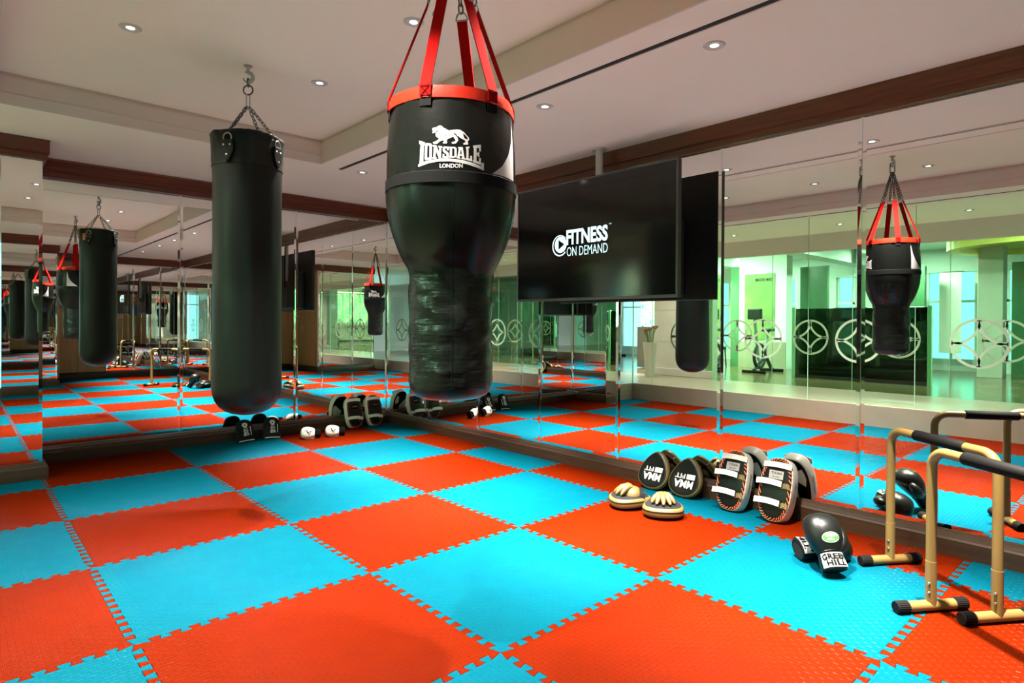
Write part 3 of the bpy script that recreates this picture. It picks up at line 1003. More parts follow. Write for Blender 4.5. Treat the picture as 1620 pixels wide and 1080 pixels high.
# ---- plain heavy bag
B1 = (.852, .32)
def bag_cylinder():
    t = empty('punch_bag', (*B1, 0))
    tag(t, 'long plain black leather punch bag hung on three thin chains, left of the strapped bag', 'punch bag')
    ceiling_hook(t, 2.795, ZT)
    lk = MB()
    link_mesh(lk, (0, 0, 2.79), (0, 0, 2.735), .011, .0042, .7)
    lk.obj('connector_link', M['chain'], t, smooth=50)
    MB().tube(arc((0, 0, 2.715), VR, (0, 0, 1), .030, 0, 2 * PI * 23 / 24, 24), .0048, 8, closed=True).obj('ring', M['chain'], t, smooth=50)
    sw_ = MB()
    link_mesh(sw_, (0, 0, 2.69), (0, 0, 2.60), .010, .0042, 1.6)
    sw_.obj('swivel', M['steel'], t, smooth=50)
    r0 = .204
    def fn(a, z, r):
        w = 0
        if r > .05 and z > 2.15:
            k = min(1, (z - 2.15) / .22)
            w += k * (.010 * math.cos(4 * (a - A0)) * -1 + .013 * noise.noise((math.cos(a) * 4, math.sin(a) * 4, z * 11 + 3 * math.sin(2 * a))))
        if .75 < z <= 2.15:
            w += .0022 * noise.noise((math.cos(a) * 3, math.sin(a) * 3, z * 3))
        return w
    A0 = math.radians(-142)
    prof = [(.001, .652), (.05, .655), (.095, .666), (.135, .685), (.165, .712), (.187, .748), (.199, .79), (.204, .835)]
    prof += [(r0 - .004 * math.sin((z - .8) * 1.9), z) for z in [.85 + .05 * k for k in range(27)]]
    prof += [(r0 - .001, 2.2), (r0 - .002, 2.24), (r0 - .004, 2.28), (r0 - .004, 2.32), (r0 - .003, 2.36), (r0 + .001, 2.39), (r0 + .003, 2.405), (r0 - .004, 2.412), (r0 - .02, 2.402), (.12, 2.37), (.06, 2.36), (.001, 2.36)]
    MB().lathe(prof, 96, fn=fn).obj('body', M['leather'], t, smooth=60)
    # sewn hem and shoulder line
    for z, rr in ((2.205, .0018),):
        MB().lathe([(r0 - .001, z - .002), (r0 + .0022, z), (r0 - .001, z + .002)], 96, fn=lambda a, zz, r: fn(a, zz, .2)).obj('seam_piping', M['webbing'], t, smooth=60)
    # four tear-drop tabs with D rings
    for k in range(4):
        a = A0 + k * PI / 2
        e = Vector((math.cos(a), math.sin(a), 0)); s = Vector((-math.sin(a), math.cos(a), 0))
        def on(u, v, off):
            b = a + u / .21
            return (math.cos(b) * (.2005 + off), math.sin(b) * (.2005 + off), v)
        out = [(-.032, 2.3430), (.032, 2.3430), (.040, 2.3080), (.042, 2.2830), (.034, 2.2530), (.014, 2.2200), (0, 2.2100), (-.014, 2.2200), (-.034, 2.2530), (-.042, 2.2830), (-.040, 2.3080)]
        N = len(out)
        mb = MB()
        mb.add([on(u, v, .001) for u, v in out] + [on(u, v, .009) for u, v in out] + [on(u * .9, (v - 2.2780) * .93 + 2.2780, .0125) for u, v in out],
               [tuple(range(2 * N, 3 * N))] + [(i, (i + 1) % N, N + (i + 1) % N, N + i) for i in range(N)] + [(N + i, N + (i + 1) % N, 2 * N + (i + 1) % N, 2 * N + i) for i in range(N)])
        tb = mb.obj('hanging_tab', M['vinyl'], t, smooth=40)
        for u, v in ((-.021, 2.3100), (.021, 2.3100), (0, 2.2500)):
            MB().lathe([(.001, .005), (.0045, .004), (.0065, .0005)], 12).obj('rivet', M['steel'], tb, smooth=60).matrix_local = frame(on(u, v, .0118), s, (0, 0, 1))
        top = on(0, 2.342, .006)
        path = [on(-.026, 2.3420, .006)] + arc(Vector(on(0, 2.3560, .004)), s, (0, 0, 1), .026, PI, 0, 12) + [on(.026, 2.3420, .006)]
        MB().tube(path, .0042, 8).obj('d_ring', M['steel'], tb, smooth=60)
        if k != 2 or True:
            chain(e * .012 + Vector((0, 0, 2.605)), Vector(on(0, 2.3820, .0)), t)
    # maker's badge
    def bd(u, v, off=.0036):
        b = math.radians(-226) + u / .2
        return (math.cos(b) * (.204 + off), math.sin(b) * (.204 + off), v)
    mb = MB()
    for k in range(7):
        for z in (2.262, 2.345):
            mb.v.append(bd(-.055 + k * .018, z, .006))
    mb.f = [(2 * k, 2 * k + 2, 2 * k + 3, 2 * k + 1) for k in range(6)]
    mb.m = [0] * 6
    mb.obj('badge', M['badge'], t)
    return t
bag_cylinder()

# ---- strapped uppercut bag
B2 = (.862, -1.862)
TH = -125.8
def bag_uppercut():
    t = empty('uppercut_bag', (*B2, 0))
    tag(t, 'black uppercut punch bag with red rim, red straps and a white lion logo', 'punch bag')
    prof = [(.001, .958), (.06, .958), (.105, .963), (.135, .975), (.151, .995), (.157, 1.02)]
    prof += [(.158 + .001 * (k % 2), 1.04 + .0098 * k) for k in range(40)]
    prof += [(.164, 1.445), (.178, 1.475), (.194, 1.51), (.209, 1.55), (.222, 1.59), (.232, 1.63), (.238, 1.67), (.241, 1.71), (.241, 1.735)]
    def fn(a, z, r):
        w = 0
        if 1.0 < z < 1.47 and r > .1:
            k = min(1, (z - 1.0) / .06, (1.49 - z) / .04)
            n1 = noise.noise((math.cos(a) * 1.5, math.sin(a) * 1.5, z * 21 + math.sin(a * 2)))
            n2 = noise.noise((math.cos(a) * 3.2 + 9, math.sin(a) * 3.2, z * 52))
            w += k * (.0075 * n1 - .0035 * abs(n2) - .003)
            w -= .004 * k * math.exp(-(((a - math.radians(TH)) + PI) % (2 * PI) - PI) ** 2 / .002)
        elif 1.47 <= z < 1.74:
            w += .0025 * noise.noise((math.cos(a) * 3, math.sin(a) * 3, z * 5))
        return w
    low = MB().lathe(prof[:46], 128, fn=fn).obj('lower_body', M['creased'], t, smooth=60)
    MB().lathe(prof[45:], 128, fn=fn).obj('bulge', M['vinyl'], t, smooth=60)
    sm = MB()
    for k in range(4):
        a = math.radians(TH + 2 + 90 * k)
        pts = [((r + fn(a, z, r) + .0008) * math.cos(a), (r + fn(a, z, r) + .0008) * math.sin(a), z) for r, z in prof[5:]]
        sm.tube(pts, .0013, 6)
    sm.obj('panel_seam', M['inkline'], low, smooth=60)
    up_p = [(.2395, 1.735), (.2400, 1.78), (.2395, 1.83), (.238, 1.88), (.2355, 1.92), (.232, 1.96), (.228, 2.0), (.2255, 2.02)]
    def fu(a, z, r):
        k = max(0, (z - 1.9) / .12)
        return k * .004 * noise.noise((math.cos(a) * 6, math.sin(a) * 6, z * 6))
    MB().lathe(up_p, 128, fn=fu).obj('upper_body', M['vinyl'], t, smooth=60)
    MB().lathe([(.2415, 1.720), (.2445, 1.722), (.2445, 1.760), (.2415, 1.762)], 96).obj('webbing_band', M['webbing'], t, smooth=30)
    def fr(a, z, r):
        return .005 * noise.noise((math.cos(a) * 4, math.sin(a) * 4, 3.3)) + .002 * math.sin(9 * a)
    MB().lathe([(.227, 2.012), (.2315, 2.013), (.2305, 2.035), (.226, 2.056), (.219, 2.058), (.219, 2.03)], 128, fn=fr).obj('red_rim', M['redrim'], t, smooth=50)
    MB().lathe([(.2185, 2.03), (.19, 2.058), (.12, 2.075), (.001, 2.08)], 64).obj('top_cover', M['creased'], t, smooth=60)
    # straps, D rings, chains
    ceiling_hook(t, 2.80, ZT)
    cb = MB()
    link_mesh(cb, (0, 0, 2.805), (0, 0, 2.70), .020, .0048, .5)
    cb.obj('carabiner', M['chain'], t, smooth=50)
    for k in range(6):
        a = math.radians(TH - 23 + 60 * k)
        e = Vector((math.cos(a), math.sin(a), 0)); s = Vector((-math.sin(a), math.cos(a), 0)); Z = Vector((0, 0, 1))
        lo = e * .232 + Z * 1.99; mid = e * .2335 + Z * 2.058; hi = e * .094 + Z * 2.425
        w, th = .021, .0022
        path = [lo, e * .234 + Z * 2.02, mid, hi]
        rings = []
        for i, p in enumerate(path):
            d = (path[min(i + 1, 3)] - path[max(i - 1, 0)]).normalized()
            nn = s.cross(d).normalized()
            rings.append([p + s * w + nn * th, p - s * w + nn * th, p - s * w - nn * th, p + s * w - nn * th])
        sp = MB().loft(rings[1:]).obj('strap', M['red'], t)
        # stitched X on the rim
        st = MB()
        for p, q in (((-.016, 2.018), (.016, 2.052)), ((.016, 2.018), (-.016, 2.052)), ((-.016, 2.018), (.016, 2.018)), ((-.016, 2.052), (.016, 2.052))):
            st.tube([e * .2372 + s * p[0] + Z * p[1], e * .2372 + s * q[0] + Z * q[1]], .0009, 5)
        st.obj('cross_stitch', M['inkline'], sp)
        MB().loft([[e * (.2285 + o) + s * ss * .021 + Z * z for ss, o in ((-1, 0), (1, 0), (1, .005), (-1, .005))] for z in (1.985, 2.013)]).obj('strap_end', M['webbing'], sp)
        c = hi + Z * .004
        path = [c + s * .024] + [c + s * (.024 * math.cos(q)) + (Z * .9 - e * .3) * (.03 * math.sin(q)) for q in [PI * x / 12 for x in range(13)]] + [c - s * .024, c + s * .024]
        MB().tube(path, .0036, 8).obj('d_ring', M['steel'], sp, smooth=60)
        chain(hi + Z * .03 - e * .009, e * .008 + Z * 2.712, t, pitch=.027, w=.009, r=.003)
    # prints, twice round the bag
    def prad(z):
        for (r0, z0), (r1, z1) in zip(up_p, up_p[1:]):
            if z <= z1:
                return r0 + (r1 - r0) * (z - z0) / (z1 - z0)
        return up_p[-1][0]
    for half in (0, 180):
        def on(cx, cy, off=.0012):
            ph = math.asin(max(-.99, min(.99, (cx - 752) / 1180)))
            a = math.radians(TH - 1.7 + half) + ph
            q = (cx - 770) / 500
            z = 1.8463 - .000198 * (cy - 540) + .0062 * q * q + .0038 * q
            r = prad(z) + off + fu(a, z, 0)
            return (r * math.cos(a), r * math.sin(a), z)
        lion = [(455,255),(470,240),(500,235),(520,225),(540,225),(555,205),(585,198),(615,208),(635,232),(660,245),(690,260),(715,280),(740,285),(780,278),(830,270),(880,268),(915,272),(940,285),(960,300),(985,315),(1010,345),(1035,375),(1060,400),(1072,425),(1070,450),(1050,465),(1050,490),(1058,520),(1050,530),(985,530),(972,520),(980,500),(1000,495),(1010,470),(1000,455),(970,440),(935,420),(905,400),(885,375),(872,385),(885,430),(890,460),(870,485),(850,510),(795,515),(778,500),(785,485),(810,480),(840,470),(845,450),(830,430),(815,405),(800,395),(770,410),(735,425),(705,440),(700,470),(708,490),(700,510),(650,512),(632,500),(640,485),(655,475),(645,460),(620,462),(585,475),(560,495),(545,515),(490,518),(470,505),(475,485),(505,480),(530,465),(560,440),(575,425),(545,410),(520,385),(510,360),(518,325),(505,320),(485,330),(465,335),(455,322),(475,310),(460,300),(470,285),(455,275)]
        hole = [(972,330),(990,345),(1030,390),(1050,420),(1045,435),(1025,440),(1000,425),(985,405),(975,370)]
        lo = decal([(lion, [hole])], on, 'lion_print', M['print'], t, 40)
        ink = []
        def line(pts, w=7):
            L = []; R = []
            for i, p in enumerate(pts):
                a = Vector(pts[max(i - 1, 0)]); b = Vector(pts[min(i + 1, len(pts) - 1)])
                d = (b - a).normalized(); n = Vector((-d.y, d.x)) * w / 2
                L.append((p[0] + n.x, p[1] + n.y)); R.append((p[0] - n.x, p[1] - n.y))
            ink.append((L + R[::-1], []))
        line([(540, 240), (545, 270), (530, 300), (520, 320)], 9)
        line([(600, 255), (620, 290), (610, 340), (620, 380)], 5)
        line([(560, 250), (575, 300), (560, 350), (575, 400)], 5)
        line([(665, 355), (690, 380), (692, 420)], 6)
        line([(815, 335), (850, 355), (870, 385)], 14)
        line([(480, 262), (498, 262)], 9)
        line([(470, 300), (495, 300), (505, 290)], 6)
        line([(505, 250), (520, 258)], 8)
        tag(decal(ink, lambda u, v: on(u, v, .002), 'lion_lines', M['inkline'], lo), kind='stuff')
        quads = {'O': [(340,503),(455,515),(455,788),(335,800)], 'N': [(470,535),(628,560),(622,762),(465,775)], 'S': [(636,562),(735,565),(735,757),(630,760)],
                 'D': [(740,567),(865,570),(865,757),(738,755)], 'A': [(867,573),(1000,570),(1010,790),(862,762)], 'L': [(1014,570),(1118,552),(1122,818),(1012,790)], 'E': [(1136,545),(1268,528),(1270,885),(1130,828)]}
        G = {'O': ([(.12,0),(.88,0),(1,.08),(1,.92),(.88,1),(.12,1),(0,.92),(0,.08)], [[(.42,.13),(.34,.18),(.34,.82),(.42,.87),(.58,.87),(.66,.82),(.66,.18),(.58,.13)]]),
             'N': ([(0,0),(.38,0),(.68,.55),(.68,.12),(.6,.12),(.6,0),(1,0),(1,.12),(.9,.12),(.9,1),(.68,1),(.33,.4),(.33,.88),(.42,.88),(.42,1),(0,1),(0,.88),(.1,.88),(.1,.12),(0,.12)], []),
             'S': ([(.1,.05),(.2,0),(.75,0),(.82,.05),(.88,0),(1,0),(1,.33),(.72,.33),(.7,.2),(.6,.15),(.42,.15),(.35,.22),(.4,.32),(.9,.52),(1,.62),(1,.9),(.88,1),(.25,1),(.16,.95),(.1,1),(0,1),(0,.65),(.28,.65),(.3,.8),(.4,.86),(.6,.86),(.67,.78),(.6,.68),(.12,.48),(0,.36),(0,.15)], []),
             'D': ([(0,0),(.75,0),(1,.12),(1,.88),(.75,1),(0,1),(0,.88),(.1,.88),(.1,.12),(0,.12)], [[(.4,.14),(.4,.86),(.62,.86),(.7,.8),(.7,.2),(.62,.14)]]),
             'A': ([(.15,0),(.72,0),(.9,.88),(1,.88),(1,1),(.55,1),(.55,.88),(.63,.88),(.61,.75),(.36,.75),(.34,.88),(.42,.88),(.42,1),(0,1),(0,.88),(.08,.88),(.25,.12),(.15,.12)], [[(.46,.22),(.40,.6),(.58,.6),(.52,.22)]]),
             'L': ([(0,0),(.6,0),(.6,.12),(.45,.12),(.45,.85),(.7,.85),(.7,.65),(1,.65),(1,1),(0,1),(0,.88),(.1,.88),(.1,.12),(0,.12)], []),
             'E': ([(0,0),(1,0),(1,.33),(.78,.33),(.76,.15),(.45,.15),(.45,.42),(.62,.42),(.62,.36),(.8,.36),(.8,.63),(.62,.63),(.62,.56),(.45,.56),(.45,.86),(.74,.86),(.76,.66),(1,.66),(1,1),(0,1),(0,.88),(.1,.88),(.1,.12),(0,.12)], [])}
        polys = []
        for ch, q in quads.items():
            def bil(p, q=q):
                u, v = p
                x = (q[0][0] * (1 - u) + q[1][0] * u) * (1 - v) + (q[3][0] * (1 - u) + q[2][0] * u) * v
                y = (q[0][1] * (1 - u) + q[1][1] * u) * (1 - v) + (q[3][1] * (1 - u) + q[2][1] * u) * v
                return (x, y)
            o_, h_ = G[ch]
            polys.append(([bil(p) for p in o_], [[bil(p) for p in h] for h in h_]))
        polys.append(([(237,462),(337,492),(332,545),(318,545),(314,828),(450,790),(580,770),(720,765),(850,776),(1000,803),(1150,848),(1270,905),(1282,838),(1320,845),(1320,982),(1200,925),(1050,872),(900,836),(740,816),(560,820),(400,850),(228,915),(228,868),(248,868),(262,525),(240,518)], []))
        decal(polys, on, 'brand_print', M['print'], t, 60)
        text('LONDON', 'city_print', M['print'], t, lambda u, v: on(u, 1760 - v), (585, 832, 965, 905), .03)
        # white swoosh
        sw = [(0, 0), (.35, .035), (.65, .085), (.85, .14), (1, .225), (1, 0)]
        def onw(u, v):
            a = math.radians(TH + 36 + half) + u * math.radians(33); z = 1.767 + v
            r = prad(z) + .0012 + fu(a, z, 0)
            return (r * math.cos(a), r * math.sin(a), z)
        decal([(sw, [])], onw, 'white_swoosh', M['print'], t, .12)
    return t
bag_uppercut()

# ---- television on its ceiling pole, screen facing the glass
def television():
    t = empty('television', (3.165, -.52, 1.92))
    tag(t, 'large black wall television hung on a pale ceiling pole in front of the right mirrors', 'television')
    hw, hh = .832, .487
    MB().box((.004, -hw, -hh), (.045, hw, hh), bev=.004).obj('cabinet', M['tvback'], t)
    MB().box((.046, -.55, -.46), (.085, .55, .15), bev=.02).obj('rear_housing', M['tvback'], t)
    fr = MB()
    b = .012
    for p, q in (((-hw, -hh), (hw, -hh + b * 1.7)), ((-hw, hh - b), (hw, hh)), ((-hw, -hh + b * 1.71), (-hw + b, hh - b * 1.01)), ((hw - b, -hh + b * 1.71), (hw, hh - b * 1.01))):
        fr.box((-.008, p[0], p[1]), (.0035, q[0], q[1]), bev=.002)
    fr.obj('bezel', M['bezel'], t)
    sc = MB().box((-.003, -hw + b + .001, -hh + b * 1.72), (.003, hw - b - .001, hh - b - .001)).obj('screen', M['screen'], t)
    on = lambda u, v: (-.0042, -u, v)       # u to the right as the viewer sees it
    text('FITNESS', 'screen_word', M['tvlogo'], sc, on, (-.235, -.033, .205, .092), .035)
    text('ON DEMAND', 'screen_word', M['tvlogo'], sc, on, (-.228, -.125, .205, -.050), -.004)
    text('TM', 'screen_mark', M['tvlogo'], sc, on, (.215, .088, .240, .098), .0)
    ring = [(circ(.088, 40, -.308, -.030, a0=.75, a1=2 * PI - .75, end=True) + circ(.079, 40, -.306, -.028, a0=.75, a1=2 * PI - .75, end=True)[::-1], []),
            (circ(.068, 36, -.300, -.022), [[(-.325, -.064), (-.325, .020), (-.256, -.022)]])]
    decal(ring, on, 'screen_emblem', M['tvlogo'], sc)
    MB().tube([(.13, 0, .02), (.13, 0, ZS - 1.92 - .0005)], .030, 20).obj('pole', M['polew'], t, smooth=40)
    MB().lathe([(.001, ZS - 1.92 - .012), (.06, ZS - 1.92 - .012), (.065, ZS - 1.92 - .0005)], 24, c=(.13, 0)).obj('ceiling_flange', M['polew'], t, smooth=30)
    br = MB()
    br.box((.086, -.22, -.1), (.10, -.17, .25)).box((.086, .17, -.1), (.10, .22, .25)).box((.1005, -.24, .02), (.115, .24, .09))
    br.obj('bracket', M['tvback'], t)
    MB().tube([(.165, .02, .0), (.165, .02, .6)], .008, 8).obj('cable', M['rubber'], t, smooth=60)
television()

# ---- dip bars
def dip_bar(loc, d, label):
    d = Vector((*d, 0)).normalized(); f = Vector((-d.y, d.x, 0))
    t = empty('dip_bar', mx=frame(loc, d, f))
    tag(t, label, 'dip bar', 'tan dip bars by the right mirrors')
    L, H, r, rb = .623, .703, .0205, .075
    def bend(x, sx):
        return [(x + sx * rb * (1 - math.cos(q)), 0, H - rb + rb * math.sin(q)) for q in [PI / 2 * k / 8 for k in range(9)]]
    path = [(0, 0, .055)] + bend(0, 1) + [(.155, 0, H), (L - .155, 0, H)] + bend(L, -1)[::-1] + [(L, 0, .055)]
    MB().tube(path, r, 20).obj('frame', M['tanpaint'], t, smooth=50)
    MB().tube([(.165, 0, H), (.17, 0, H), (L - .17, 0, H), (L - .165, 0, H)], [r + .001, r + .0055, r + .0055, r + .001], 24).obj('grip', M['rubber'], t, smooth=50)
    for x in (0, L):
        ft = MB().tube([(x, -.165, .026), (x, .165, .026)], .0225, 20).obj('foot', M['tanpaint'], t, smooth=50)
        MB().tube([(x, 0, .030), (x, 0, .22)], r + .0018, 20).obj('sleeve', M['tanpaint'], t, smooth=50)
        for s in (-1, 1):
            mb = MB()
            rings = []
            for yy, rr in ((.112, .0232), (.114, .0262), (.166, .0262), (.170, .0235)):
                rings.append([(x + (rr + (.0007 if k % 2 else -.0007)) * math.cos(2 * PI * k / 44), s * yy, .0262 + (rr + (.0007 if k % 2 else -.0007)) * math.sin(2 * PI * k / 44)) for k in range(44)])
            mb.loft(rings).obj('end_cap', M['rubber'], ft, smooth=20)
        for z in (.085, .125):
            sgn = -1 if x == 0 else 1
            a = Vector((x + .006, 0, z)); n = Vector((.25, 1 if False else -1, 0)).normalized()
            MB().tube([a + n * .018, a + n * .0255], [.007, .005], 10).obj('bolt', M['steel'], t, smooth=60)
    return t
dA = (2.679 - 3.04, -3.241 + 2.733)
dip_bar((3.04, -2.733, 0), dA, 'tan dip bar with black grip nearest the mirror baseboard')
dip_bar((2.591, -3.022, 0), dA, 'tan dip bar with black grip nearer the camera, cut by the frame edge')

# ---- focus mitts
def egg(n, sx, sy, k=.28, yc=.145):
    return [(sx * math.cos(t) * (1 - k * math.sin(t)), yc + sy * math.sin(t)) for t in [2 * PI * i / n for i in range(n)]]

def lean_right(x, y, deg, roll=0):
    a = math.radians(deg)
    m = frame((x, y, 0), (0, -1, 0), (math.sin(a), 0, math.cos(a)))
    return m @ Matrix.Rotation(math.radians(roll), 4, 'Z')

def lean_far(x, y, deg, roll=0):
    a = math.radians(deg)
    return frame((x, y, 0), (1, 0, 0), (0, math.sin(a), math.cos(a))) @ Matrix.Rotation(math.radians(roll), 4, 'Z')

def focus_mitt(mx, label, back):
    t = empty('focus_mitt', mx=mx)
    tag(t, label, 'focus mitt', 'tan and black focus mitts')
    N = 48
    def cup(x, y, z):                      # the mitt is slightly dished
        return z + .014 * ((x / .13) ** 2) + .014 * (((y - .145) / .145) ** 2) - .012
    def rings(lv):
        return [[(x, y, cup(x, y, z)) for x, y in egg(N, .128 * s, .145 * s)] for z, s in lv]
    MB().loft(rings([(-.030, .88), (-.028, .94), (-.016, .995), (.010, 1), (.022, .96), (.027, .91)]), caps=False).obj('rim', M['tan'], t, smooth=50)
    f = MB().loft(rings([(.0262, .915), (.031, .86), (.033, .75), (.034, .6), (.0346, .45), (.035, .3), (.0352, .15), (.0352, .004)]), caps=False).obj('striking_face', M['leather'], t, smooth=50)
    MB().loft(rings([(-.0295, .89), (-.032, .8), (-.0325, .4), (-.0325, .2), (-.0325, .004)]), caps=False).obj('back_panel', M['blackcloth'], t, smooth=50)
    MB().loft([[(x, y, cup(x, y, z)) for x, y in egg(N, .128 * s, .145 * s)] for z, s in ((-.0155, .996), (-.0155, 1.012), (-.010, 1.012), (-.010, 1.0))], caps=False).obj('piping', M['rubber'], t, smooth=50)
    if not back:
        on = lambda u, v: (-u, .11 - v, cup(-u, .11 - v, .0366))
        text('MMA', 'print', M['print'], f, on, (-.078, -.012, .078, .045), .03)
        text('FIT', 'print', M['print'], f, on, (.0, -.055, .078, -.022), .025)
        decal([([(-.082, -.058), (-.012, -.058), (-.012, -.021), (-.082, -.021)], [])], on, 'print_bar', M['print'], f)
    h = .052 if back else .022
    # glove shell with five finger channels
    y0 = .165
    sh = MB()
    rr = []
    for k in range(7):
        q = PI / 2 * k / 6
        rr.append([(.078 * math.cos(q) * math.cos(a), y0 + .062 * math.cos(q) * math.sin(a), cup(0, y0, -.030) - h * math.sin(q)) for a in [2 * PI * i / 24 for i in range(24)]])
    sh.loft(rr).obj('glove_shell', M['tan'], t, smooth=60)
    for k in range(5):
        a = math.radians(-90 + (k - 2) * 21)
        dx, dy = math.cos(a), math.sin(a)
        L = (.108, .122, .126, .122, .110)[k] * (1 if back else .8)
        path = [(dx * L * s, y0 + dy * L * s, cup(0, y0, -.030) - h * zz) for s, zz in ((.12, .92), (.4, .96), (.65, .75), (.85, .42), (1.0, .14))]
        MB().tube(path, [.0165, .0175, .0165, .0145, .0075], 10).obj('finger_channel', M['tan'], t, smooth=60)
    # wrist strap
    p = [(.072 * math.cos(q), .232 - .012 * math.sin(q), -.020 - (h + .012) * math.sin(q)) for q in [PI * k / 14 for k in range(15)]]
    MB().loft([[(x, y - .013, z), (x, y + .013, z), (x * .94, y + .013, z * .94 - .001), (x * .94, y - .013, z * .94 - .001)] for x, y, z in p]).obj('wrist_strap', M['webbing'], t, smooth=30)
    MB().box((.066, .214, -.034), (.076, .25, -.006), bev=.003).obj('strap_tab', M['tan'], t)
    return t
focus_mitt(lean_right(3.295, -1.045, 24), 'tan-rimmed black focus mitt leaning on the baseboard, left of the upright pair', False)
focus_mitt(lean_right(3.285, -1.325, 24), 'tan-rimmed black focus mitt leaning on the baseboard beside the orange laced pads', False)
def flat_mitt(c, yd):
    yd = Vector((*yd, 0)).normalized()
    xd = Vector((-yd.y, yd.x, 0))           # x cross y = down
    o = Vector((c[0], c[1], .0355)) - yd * .145
    return frame(o, xd, yd) @ Matrix.Translation((0, 0, -.008))
focus_mitt(flat_mitt((2.845, -1.195), (.62, -.78)), 'focus mitt lying palm up on the orange mat, turned sideways, left of its pair', True)
focus_mitt(flat_mitt((2.855, -1.455), (.80, .60)), 'focus mitt lying palm up on the mat with its fingers towards the camera', True)

# ---- thai pads
def stadium(n, w, l, s=1.0, yc=None):
    """rounded pad outline, centre line from y=0 to y=l"""
    yc = l / 2
    P = []
    for i in range(n):
        t = 2 * PI * i / n
        c, q = math.cos(t), math.sin(t)
        x = w * math.copysign(abs(c) ** .72, c)
        y = (l / 2) * math.copysign(abs(q) ** .8, q)
        P.append((x * s, yc + (y * (1 - (1 - s) * w / (l / 2)))))
    return P

def kick_pad(mx, label, group, lace, brand, L=.40, Wd=.105, T=.048, flip=1):
    t = empty('kick_pad', mx=mx)
    tag(t, label, 'kick pad', group)
    N = 56
    bow = lambda y, z: z - .020 * ((y - L / 2) / (L / 2)) ** 2 + .010
    R = lambda lv: [[(x, y, bow(y, z)) for x, y in stadium(N, Wd, L, s)] for z, s in lv]
    MB().loft(R([(-T, .93), (-T + .006, .985), (-T + .016, 1.0), (T - .016, 1.0), (T - .006, .985), (T - .001, .95)])).obj('padded_side', M['white'], t, smooth=50)
    f = MB().loft(R([(T - .002, .955), (T + .003, .90), (T + .005, .75), (T + .006, .6), (T + .0065, .4), (T + .007, .2), (T + .007, .02)])).obj('face', M['leather'], t, smooth=50)
    MB().loft(R([(-T + .001, .945), (-T - .004, .88), (-T - .005, .5), (-T - .005, .02)])).obj('back_panel', M['leather'], t, smooth=50)
    # laces round the front edge
    A, B = stadium(40, Wd, L, .975), stadium(40, Wd, L, .80)
    for k in range(40):
        a, b = A[k], B[(k + 1) % 40]
        MB().tube([(a[0], a[1], bow(a[1], T - .001)), ((a[0] * .6 + b[0] * .4), (a[1] * .6 + b[1] * .4), bow(a[1], T + .0045)), (b[0], b[1], bow(b[1], T + .004))], .0026, 6).obj('lace', M[lace], f)
    def strap(y, h, x0, x1, z, lift, m, nm, par=t):
        rings = []
        for k in range(9):
            u = k / 8; x = x0 + (x1 - x0) * u
            zz = bow(y, T + .006) + z + lift * math.sin(PI * u)
            yy = y + .006 * math.sin(PI * u)
            rings.append([(x, yy - h, zz), (x, yy + h, zz), (x, yy + h, zz + .004), (x, yy - h, zz + .004)])
        return MB().loft(rings).obj(nm, M[m], par, smooth=30)
    strap(L * .865, .017, -Wd * .88 * flip, Wd * .84 * flip, .0005, .013, 'white', 'handle_strap')
    for yy in ((L * .585, L * .285) if brand == 'TITAN' else (L * .30,)):
        s0 = strap(yy, .0205, -Wd * 1.04 * flip, Wd * .50 * flip, .010, .008, 'rubber', 'strap_backing')
        strap(yy, .0175, -Wd * 1.10 * flip, Wd * .46 * flip, .0145, .008, 'white', 'forearm_strap', s0)
        b0 = strap(yy - .012, .016, Wd * .40 * flip, Wd * .90 * flip, .001, .003, 'tan' if brand == 'TITAN' else 'white', 'strap_anchor')
        for dx in (.7,):
            MB().lathe([(.001, .003), (.004, .002), (.005, 0)], 10).obj('rivet', M['steel'], b0, smooth=60).location = (Wd * dx * flip, yy - .012, bow(yy, T + .0145))
    if brand == 'TITAN':
        lb = MB().box((-.046, L * .655, bow(L * .70, T + .0075)), (.046, L * .785, bow(L * .70, T + .010))).obj('woven_label', M['label'], t)
        z = bow(L * .70, T + .0105)
        text('TITAN', 'label_word', M['inkline'], lb, lambda u, v: (u, v, z), (-.034, L * .725, .034, L * .762), .02)
        text('SPORT', 'label_word', M['inkline'], lb, lambda u, v: (u, v, z), (-.026, L * .675, .026, L * .697), .0)
        text('TITAN LOGO', 'side_word', M['inkline'], t, lambda u, v: (Wd * .998 + .001, u, v + .004), (.13, -.010, .26, .010), .02)
    else:
        lb = MB().box((-.040, L * .58, bow(L * .65, T + .0075)), (.040, L * .74, bow(L * .65, T + .009))).obj('woven_label', M['inkline'], t)
        z = bow(L * .65, T + .0095)
        text('TWINS', 'label_word', M['badge'], lb, lambda u, v: (u, v, z), (-.032, L * .635, .032, L * .69), .02)
    return t
kick_pad(lean_right(3.258, -1.715, 18, 0), 'white-edged kick pad with orange laces leaning on the baseboard, left of the orange laced pair', 'orange laced kick pads', 'ostitch', 'TITAN')
kick_pad(lean_right(3.250, -2.015, 18, 0), 'white-edged kick pad with orange laces leaning on the baseboard, right of the orange laced pair', 'orange laced kick pads', 'ostitch', 'TITAN')
kick_pad(lean_far(2.905, 2.862, 15, 0), 'black kick pad with red laces against the far baseboard, left of the corner pair', 'red laced kick pads in the corner', 'rstitch', 'T', .37, .10, .042, 1)
kick_pad(lean_far(3.165, 2.862, 15, 0), 'black kick pad with red laces against the far baseboard, next to the room corner', 'red laced kick pads in the corner', 'rstitch', 'T', .37, .10, .042, 1)

